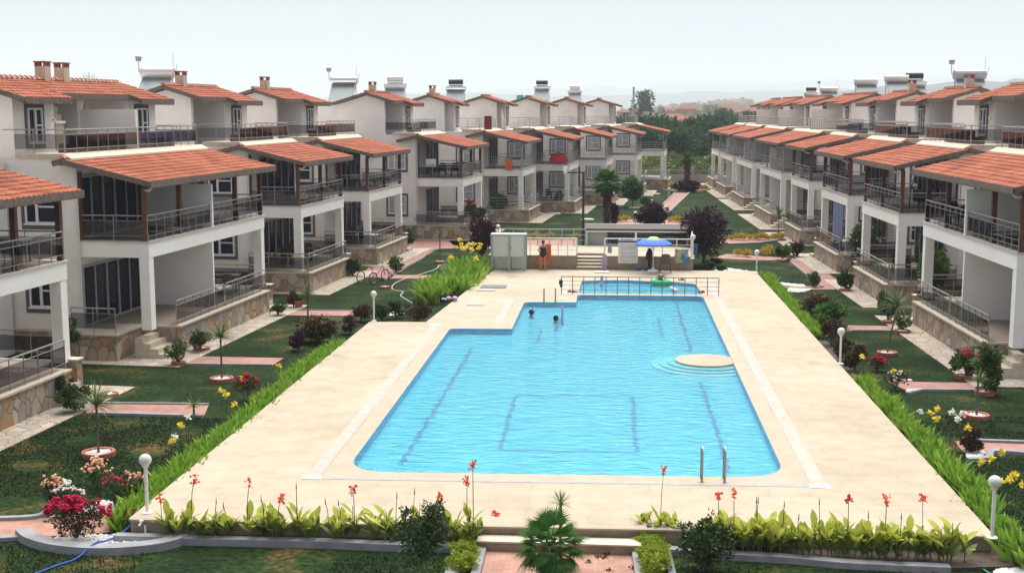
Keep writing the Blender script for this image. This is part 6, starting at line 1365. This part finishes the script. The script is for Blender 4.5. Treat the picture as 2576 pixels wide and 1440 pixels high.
# sofas along the roof terrace rails
def sofa(side, k, y0, y1, label, mt='cushion'):
    a = LA if side == 'L' else RA; s = 1 if side == 'L' else -1; fd = (LEFT if side == 'L' else RIGHT)[k][4]; T = -fd-.35-.5 if fd < 3 else -fd-.7
    P = hp(side,k,T,y0,7.37); L_ = y1-y0; e = empty('terrace_sofa', P, -a, label, 'sofa'); MB().box(-.3,0,.0,.3,L_,.22).build('base', M['plasticbrown'], e); n = max(2,round(L_/.7))
    for i in range(n): MB().box(-.28,L_*i/n+.02,.222,.28,L_*(i+1)/n-.02,.36).build('seat_cushion', M[mt], e); MB().box(s*.14,L_*i/n+.03,.362,s*.3,L_*(i+1)/n-.03,.66).build('back_cushion', M[mt], e)
sofa('L',1,1.0,5.2,'long brown sofa on the roof terrace of the big left house'); sofa('L',1,6.6,9.8,'brown and blue sofa beyond the party wall on the big left roof terrace','bluecloth')
sofa('L',2,.8,5.4,'brown sofa on the roof terrace of the third left house'); sofa('L',3,.8,4.4,'reddish sofa on the roof terrace of the fourth left house'); sofa('L',4,1.5,3.4,'short dark sofa on the roof terrace of the fifth left house','bluecloth')
sofa('R',1,.6,4.8,'brown sofa on the roof terrace of the second right house'); sofa('R',2,.6,5.2,'brown sofa on the roof terrace of the third right house'); sofa('R',3,.6,4.6,'dark sofa on the roof terrace of the fourth right house','bluecloth'); sofa('R',0,9.6,11.4,'dark red sofa on the nearest right roof terrace')
# outdoor fireplace on the first roof terrace
P = hp('L',1,-5.6,3.6,7.3); e = empty('outdoor_fireplace', P, -LA, 'cream stepped outdoor fireplace on the big left roof terrace', 'fireplace'); MB().box(-.35,-.3,0,-.22,.3,1.15).box(.22,-.3,0,.35,.3,1.15).box(-.22,.2,0,.22,.3,1.15).build('surround', M['cream'], e); MB().box(-.42,-.36,1.152,.42,.34,1.25).build('mantel', M['stucco2'], e); MB().box(-.3,-.25,1.252,.3,.25,1.5).box(-.2,-.2,1.502,.2,.2,1.8).build('chimney', M['cream'], e)
# things hung on railings
P = hp('L',5,-1.15,-.08,4.26+.85); cloth('towel','orange cloth hung over the balcony railing of the sixth left house','towel',P+Vector((0,-.05,0)), .62, .95, 'orange', -LA)
P = hp('L',6,-1.0,.45,4.28); e = empty('parasol', P, 0, 'red parasol leaning open on the balcony of the seventh left house', 'parasol'); s = MB(); s.lathe([(.85,.12),(.8,.45),(.6,.75),(.3,.93),(.01,1.0)], 14); s.build('canopy', M['redfl'], e); MB().tube([(0,0,0),(0,0,1.05)], .02, 5).build('pole', M['rail'], e)
P = hp('L',4,-2.4,.5,4.28); e = empty('drying_rack', P, -LA, 'white laundry on a rack beside the balcony door of the fifth left house', 'drying rack'); MB().tube([(-.4,0,0),(-.4,0,1.3),(.4,0,1.3),(.4,0,0)], .015, 5).build('frame', M['rail'], e); MB().box(-.36,-.02,.75,.36,.02,1.28).build('laundry', M['white'], e)
P = hp('L',5,-2.9,.25,7.37); s = MB(); s.box(-.3,0,0,.3,.1,1.1); tag(s.build('deck_chair', M['red'], None, loc=P, rz=-LA), 'folded red sunbed on the roof terrace of the sixth left house', 'chair')
chair(hp('L',5,-3.6,.6,7.37), 2.5, 'white plastic chair behind the roof rails of the sixth left house', 'plasticwhite')
P = hp('L',5,-2.75,6.4,7.37); tag(MB().tube([(0,0,0),(0,0,.9),(-.1,0,1.6)], [.05,.09,.03], 8).tube([(0,0,.9),(.25,0,.5)], [.05,.02], 6).build('closed_parasol', M['white'], None, loc=P), 'closed white parasol on the roof terrace of the sixth left house', 'parasol')
# awning cloth at the third right house, swing at the second
P = hp('R',2,-.05,1.3,1.1); a_ = R(0); s = MB(); n = 10
for i in range(n): s.box(i*.26,.02*math.sin(i*2),0,i*.26+.262,.03+.02*math.sin(i*2),2.5)
tag(s.build('awning', mat('blue_grey_awning', (.17,.20,.33), .8), None, loc=P, rz=R(92)), 'blue grey awning cloth hanging between the columns of the third right house', 'awning')
P = hp('R',1,-1.5,1.2,4.28); e = empty('garden_swing', P, R(20), 'dark frame garden swing on the balcony of the second right house', 'swing'); s = MB()
for x in (-.6,.6): s.tube([(x,-.4,0),(x,-.35,.9),(x,.0,1.75),(x,.35,.9),(x,.4,0)], .03, 6)
s.tube([(-.6,0,1.75),(.6,0,1.75)], .03, 6); s.build('frame', M['black'], e); MB().box(-.5,-.25,.45,.5,.25,.52).build('seat', M['cushion'], e); MB().box(-.5,.2,.521,.5,.27,1.0).build('backrest', M['cushion'], e); MB().box(-.6,-.45,1.78,.6,.45,1.82).build('swing_canopy', M['gframe'], e)
# terracotta pots by the houses
for (r_,x,y,lb) in (('T',435,1090,'red pot beside the reddish shrub on the third left lawn'),('T',1975,460,'terracotta pot at the stone wall of the fifth left house'),('T',1505,325,'red pot on the ground terrace of the fifth left house')):
    z = 1.01 if lb.endswith('fifth left house') and x == 1505 else 0; P = G(r_,x,y,z); e = empty('flower_pot', P, 0, lb, 'pot'); MB().lathe([(.15,0),(.21,.3),(.23,.32),(.2,.33),(.19,.28),(.001,.27)], 12).build('pot', M['redbrick'], e); crown_mb(int(x), 120, .2,.2,.15,(0,0,.45), .09, 5).build('foliage', M['darkleaf'], e)
P = G('U',240,300); bush('shrub', P, .3,.3,.5,'brownleaf','thin reddish shrub at the corner of the sixth left house terrace','shrub',47,200,.09)
# small slabs in the far lawns
for (r_,x,y,lb) in (('U',780,288,'small pale ring of stones in the lawn left of the palm'),('c',1400,1200,'pale slab in the far lawn beside the diagonal path'),('c',1205,1325,'pale slab in the lawn below the loose green tree'),('c',815,1283,'pale slab at the far left lawn'),('c',480,1378,'pale slab near the seventh left house')):
    P = G(r_,x,y); tag(MB().lathe([(.55,0),(.5,.1),(.001,.09)], 12).build('tree_slab', M['cream'], None, loc=P), lb, 'stone ring')
# ------------------------------------------------------------------ people
def figure(name, loc, rz, label, joints, edges, radii, mt, s_=1, sub=2):
    me = bpy.data.meshes.new(name); me.from_pydata([tuple(j) for j in joints], edges, []); o = bpy.data.objects.new('person', me); col.objects.link(o); me.materials.append(mt)
    sk = o.modifiers.new('skin','SKIN'); 
    for i,v in enumerate(me.skin_vertices[0].data if me.skin_vertices else []): pass
    if not me.skin_vertices:
        bm = bmesh.new(); bm.from_mesh(me); bm.verts.layers.skin.verify(); bm.to_mesh(me); bm.free()
    for i,v in enumerate(me.skin_vertices[0].data): v.radius = radii[i] if isinstance(radii[i],tuple) else (radii[i],radii[i]); v.use_root = (i == 0)
    ss = o.modifiers.new('sub','SUBSURF'); ss.levels = sub; ss.render_levels = sub
    for p in me.polygons: p.use_smooth = True
    sk.use_smooth_shade = True
    o.location = loc; o.rotation_euler = (0,0,rz); o.scale = (s_,)*3; return tag(o, label, 'person')
def head(parent, c, r, hairm, face=(0,-1,0), long=False, hair=True):
    f = Vector(face); sd_ = Vector((-f.y,f.x,0))
    if hair:
        h = MB(); h.sphere((c[0]-f.x*r*.12,c[1]-f.y*r*.12,c[2]+r*.15), r*1.08, 12, 0, 1.08); 
        h.sphere((c[0]-f.x*r*1.0,c[1]-f.y*r*1.0,c[2]+r*.2), r*.5, 8); h.build('hair', hairm, parent, smooth=True)
    for k_ in (-1,1):
        q = Vector(c)+f*r*.93+sd_*k_*r*.36+Vector((0,0,r*.05)); MB().sphere(tuple(q), r*.1, 6).build('eye', M['black'], parent)
    q = Vector(c)+f*r*1.0+Vector((0,0,-r*.15)); MB().sphere(tuple(q), r*.16, 6, 0, 1.3).build('nose', M['skin'], parent)
    q = Vector(c)+f*r*.93+Vector((0,0,-r*.5)); MB().sphere(tuple(q), r*.16, 6, 0, .35, 1.5, 1.5).build('mouth', M['redbrick'], parent)
# standing woman seen from behind, leaning to the railing, weight on the right leg
J = [(0,0,.90),(0,.0,1.08),(0,.02,1.26),(0,.03,1.38),(0,.05,1.46),(.01,.07,1.56),(.02,.08,1.62),
     (.15,.02,1.35),(.24,-.02,1.10),(.2,.17,.93),(.19,.24,.89),
     (-.15,.02,1.35),(-.26,-.03,1.12),(-.14,.18,1.02),(-.1,.25,1.0),
     (.09,0,.84),(.11,.0,.48),(.12,-.02,.09),(.13,.1,.03),
     (-.09,0,.84),(-.11,.02,.48),(-.13,-.02,.09),(-.14,.1,.03)]
Ed = [(0,1),(1,2),(2,3),(3,4),(4,5),(5,6),(3,7),(7,8),(8,9),(9,10),(3,11),(11,12),(12,13),(13,14),(0,15),(15,16),(16,17),(17,18),(0,19),(19,20),(20,21),(21,22)]
Rd = [(.155,.12),(.125,.10),(.145,.11),(.10,.08),(.05,.05),(.085,.095),(.07,.08),.055,.042,.032,.03,.055,.042,.032,.03,(.10,.10),.065,.042,.035,(.10,.10),.065,.042,.035]
Pw = G('U',372,752,DZ); Pw = Vector((Pw.x,66.55,DZ)); zt = zat('U',360,475,66.55)-DZ
wm = figure('person', Pw, .1, 'woman in a black swimsuit standing with her back to the pool', J, Ed, Rd, M['skin'], zt/1.70)
s = MB(); s.lathe([(.05,.72),(.15,.80),(.178,.90),(.17,1.0),(.142,1.10),(.155,1.2),(.168,1.27),(.15,1.30)], 16, (0,0,0), 0, 1.0, .82); s.build('swimsuit', M['navy'], wm, smooth=True)
MB().tube([(.07,-.09,1.28),(.05,-.04,1.40),(.06,.08,1.36)], .01, 4).tube([(-.07,-.09,1.28),(-.05,-.04,1.40),(-.06,.08,1.36)], .01, 4).build('strap', M['navy'], wm)
h = MB(); h.sphere((.01,.04,1.62), .105, 12, 0, 1.12); h.sphere((.01,-.05,1.69), .055, 10); h.build('hair', mat('auburn_hair', (.13,.045,.025), .7), wm, smooth=True)
for k_ in (-1,1):
    b = Vector((.19,.24,.89)) if k_ > 0 else Vector((-.1,.25,1.0))
    fg = MB(); fg.tube([b+Vector((0,.0,0)),b+Vector((0,.05,-.03))], [.035,.03], 8)
    for i,l in enumerate((.06,.072,.068,.055)): q = b+Vector(((i-1.5)*.02,.05,-.03)); fg.tube([q,q+Vector((0,l*.5,-.012)),q+Vector((0,l*.8,-.04))], [.009,.008,.006], 5)
    q = b+Vector((-k_*.035,.01,-.01)); fg.tube([q,q+Vector((-k_*.02,.035,-.02)),q+Vector((-k_*.02,.06,-.035))], [.011,.009,.007], 5); fg.build('hand', M['skin'], wm, smooth=True)
zt2 = zat('U',400,530,66.4); X0 = G('U',405,700,DZ).x
cloth('towel','orange towel held at the side of the woman in the black swimsuit','towel',Vector((Pw.x+.27,66.62,DZ+1.42)), .34, .88, 'orange', .1, fold=.05)
cloth('towel','orange cloth spread on the platform wall behind the legs of the woman','towel',Vector((Pw.x-.02,66.95,DZ+.78)), .6, .52, 'orange', 0, fold=.01)
# swimmers: heads and shoulders above the water
WZ = .36
def swimmer(P, face, label, hairm, k, body=True):
    J = [(0,0,-.42),(0,0,-.15),(0,0,.02),(0,0,.12),(0,0,.23),(0,0,.30),(.16,0,-.0),(.3,.12,-.12),(.2,.35,-.1),(-.16,0,0),(-.3,.12,-.12),(-.2,.35,-.1)]
    E_ = [(0,1),(1,2),(2,3),(3,4),(4,5),(2,6),(6,7),(7,8),(2,9),(9,10),(10,11)]
    Rr = [(.13,.1),(.15,.11),(.12,.09),.055,(.09,.1),(.075,.085),.06,.045,.035,.06,.045,.035]
    a = math.atan2(-face[0], face[1]); return figure('person', P, a, label, J, E_, Rr, M['skin'])
P = G('U',270,1140,WZ); P.z = WZ-.2; o = swimmer(P, (1,.6), 'dark haired swimmer with a blue snorkel nearest the left pool wall', M['hair'], 0)
head(o, (0,0,.26), .10, M['hair'], (0,1,0)); MB().tube([(.1,.06,.2),(.13,.0,.35),(.12,-.03,.52)], [.02,.02,.018], 6).box(-.08,.085,.24,.08,.12,.31).build('snorkel', M['snorkel'], o)
P = G('U',492,1195,WZ); P.z = WZ-.2; o = swimmer(P, (1,.3), 'swimmer in a black cap with a white stripe, gliding to the right', M['navy'], 1)
h = MB(); h.sphere((0,-.01,.27), .118, 14, 0, 1.1); h.build('swim_cap', M['navy'], o, smooth=True); MB().tube([(0,-.135,.22),(0,-.10,.35),(0,-.01,.405),(0,.09,.35)], .022, 6).build('cap_stripe', M['white'], o); head(o, (0,0,.25), .10, M['hair'], (0,1,0), hair=False)
P2 = G('U',550,1205,WZ); tag(MB().tube([(P2.x,P2.y,.1),(P2.x,P2.y,.95)], .05, 8).build('pool_noodle', M['lilac']), 'pale lilac pool noodle standing in the water beside the capped swimmer', 'pool noodle')
# child leaning into a green ring
P = G('U',1440,840,WZ); Pc = Vector((P.x,62.2,WZ)); s = MB(); n = 22
pts = [(math.cos(2*math.pi*i/n)*.40,math.sin(2*math.pi*i/n)*.40,.09) for i in range(n+1)]; s.tube(pts, .12, 10, caps=False); tag(s.build('swim_ring', M['green'], None, loc=Pc, smooth=True), 'green inflatable ring floating at the far edge of the small pool', 'swim ring')
J = [(0,.28,.12),(0,.15,.36),(0,-.02,.46),(0,-.12,.44),(0,-.2,.36),(0,-.26,.30),(.15,-.03,.40),(.24,-.16,.24),(.2,-.3,.14),(-.15,-.03,.40),(-.24,-.16,.24),(-.2,-.3,.14),(.08,.33,.0),(.09,.36,-.25),(-.08,.33,.0),(-.09,.36,-.25)]
E_ = [(0,1),(1,2),(2,3),(3,4),(4,5),(2,6),(6,7),(7,8),(2,9),(9,10),(10,11),(0,12),(12,13),(0,14),(14,15)]
o = figure('person', Pc, .1, 'child bending over the green ring in the small pool', J, E_, [(.11,.1),(.12,.1),(.11,.09),.045,(.08,.085),(.06,.07),.045,.035,.028,.045,.035,.028,.07,.05,.07,.05], M['tan'])
h = MB(); h.sphere((0,-.22,.36), .095, 12); h.build('hair', M['hair'], o, smooth=True)
# small float in the kid pool
P = G('U',910,900,WZ); s = MB(); s.tube([(0,0,0),(0,0,.45)], [.1,.07], 8).sphere((0,0,.5), .09, 8); tag(s.build('pool_toy', M['lilac'], None, loc=P), 'small lilac toy floating in the left part of the small pool', 'toy')
P = G('U',1560,920,WZ); tag(MB().bar((0,0,.03),(.25,-1.2,.03), .16, .05).build('pool_noodle', M['lilac'], None, loc=Vector((P.x-.1,P.y+.6,WZ))), 'lilac noodle floating in the right part of the small pool', 'pool noodle')
# bird-like small mark on the island left out; low garden plank beds behind the plants
# ------------------------------------------------------------------ haze
hz = MB(); hz.box(-11000,-400,-2.2,11000,14500,420); o = hz.build('haze', None and [] or []); tag(o, kind='stuff'); o['label'] = 'pale summer haze over the whole valley'; o['category'] = 'haze'
hm = bpy.data.materials.new('haze'); hm.use_nodes = True; n = hm.node_tree; n.nodes.clear(); ou = n.nodes.new('ShaderNodeOutputMaterial'); pv = n.nodes.new('ShaderNodeVolumePrincipled'); pv.inputs['Color'].default_value = (.80,.855,.96,1); pv.inputs['Density'].default_value = .00022; pv.inputs['Anisotropy'].default_value = .0
n.links.new(pv.outputs[0], ou.inputs['Volume']); o.data.materials.append(hm); o.display_type = 'WIRE'
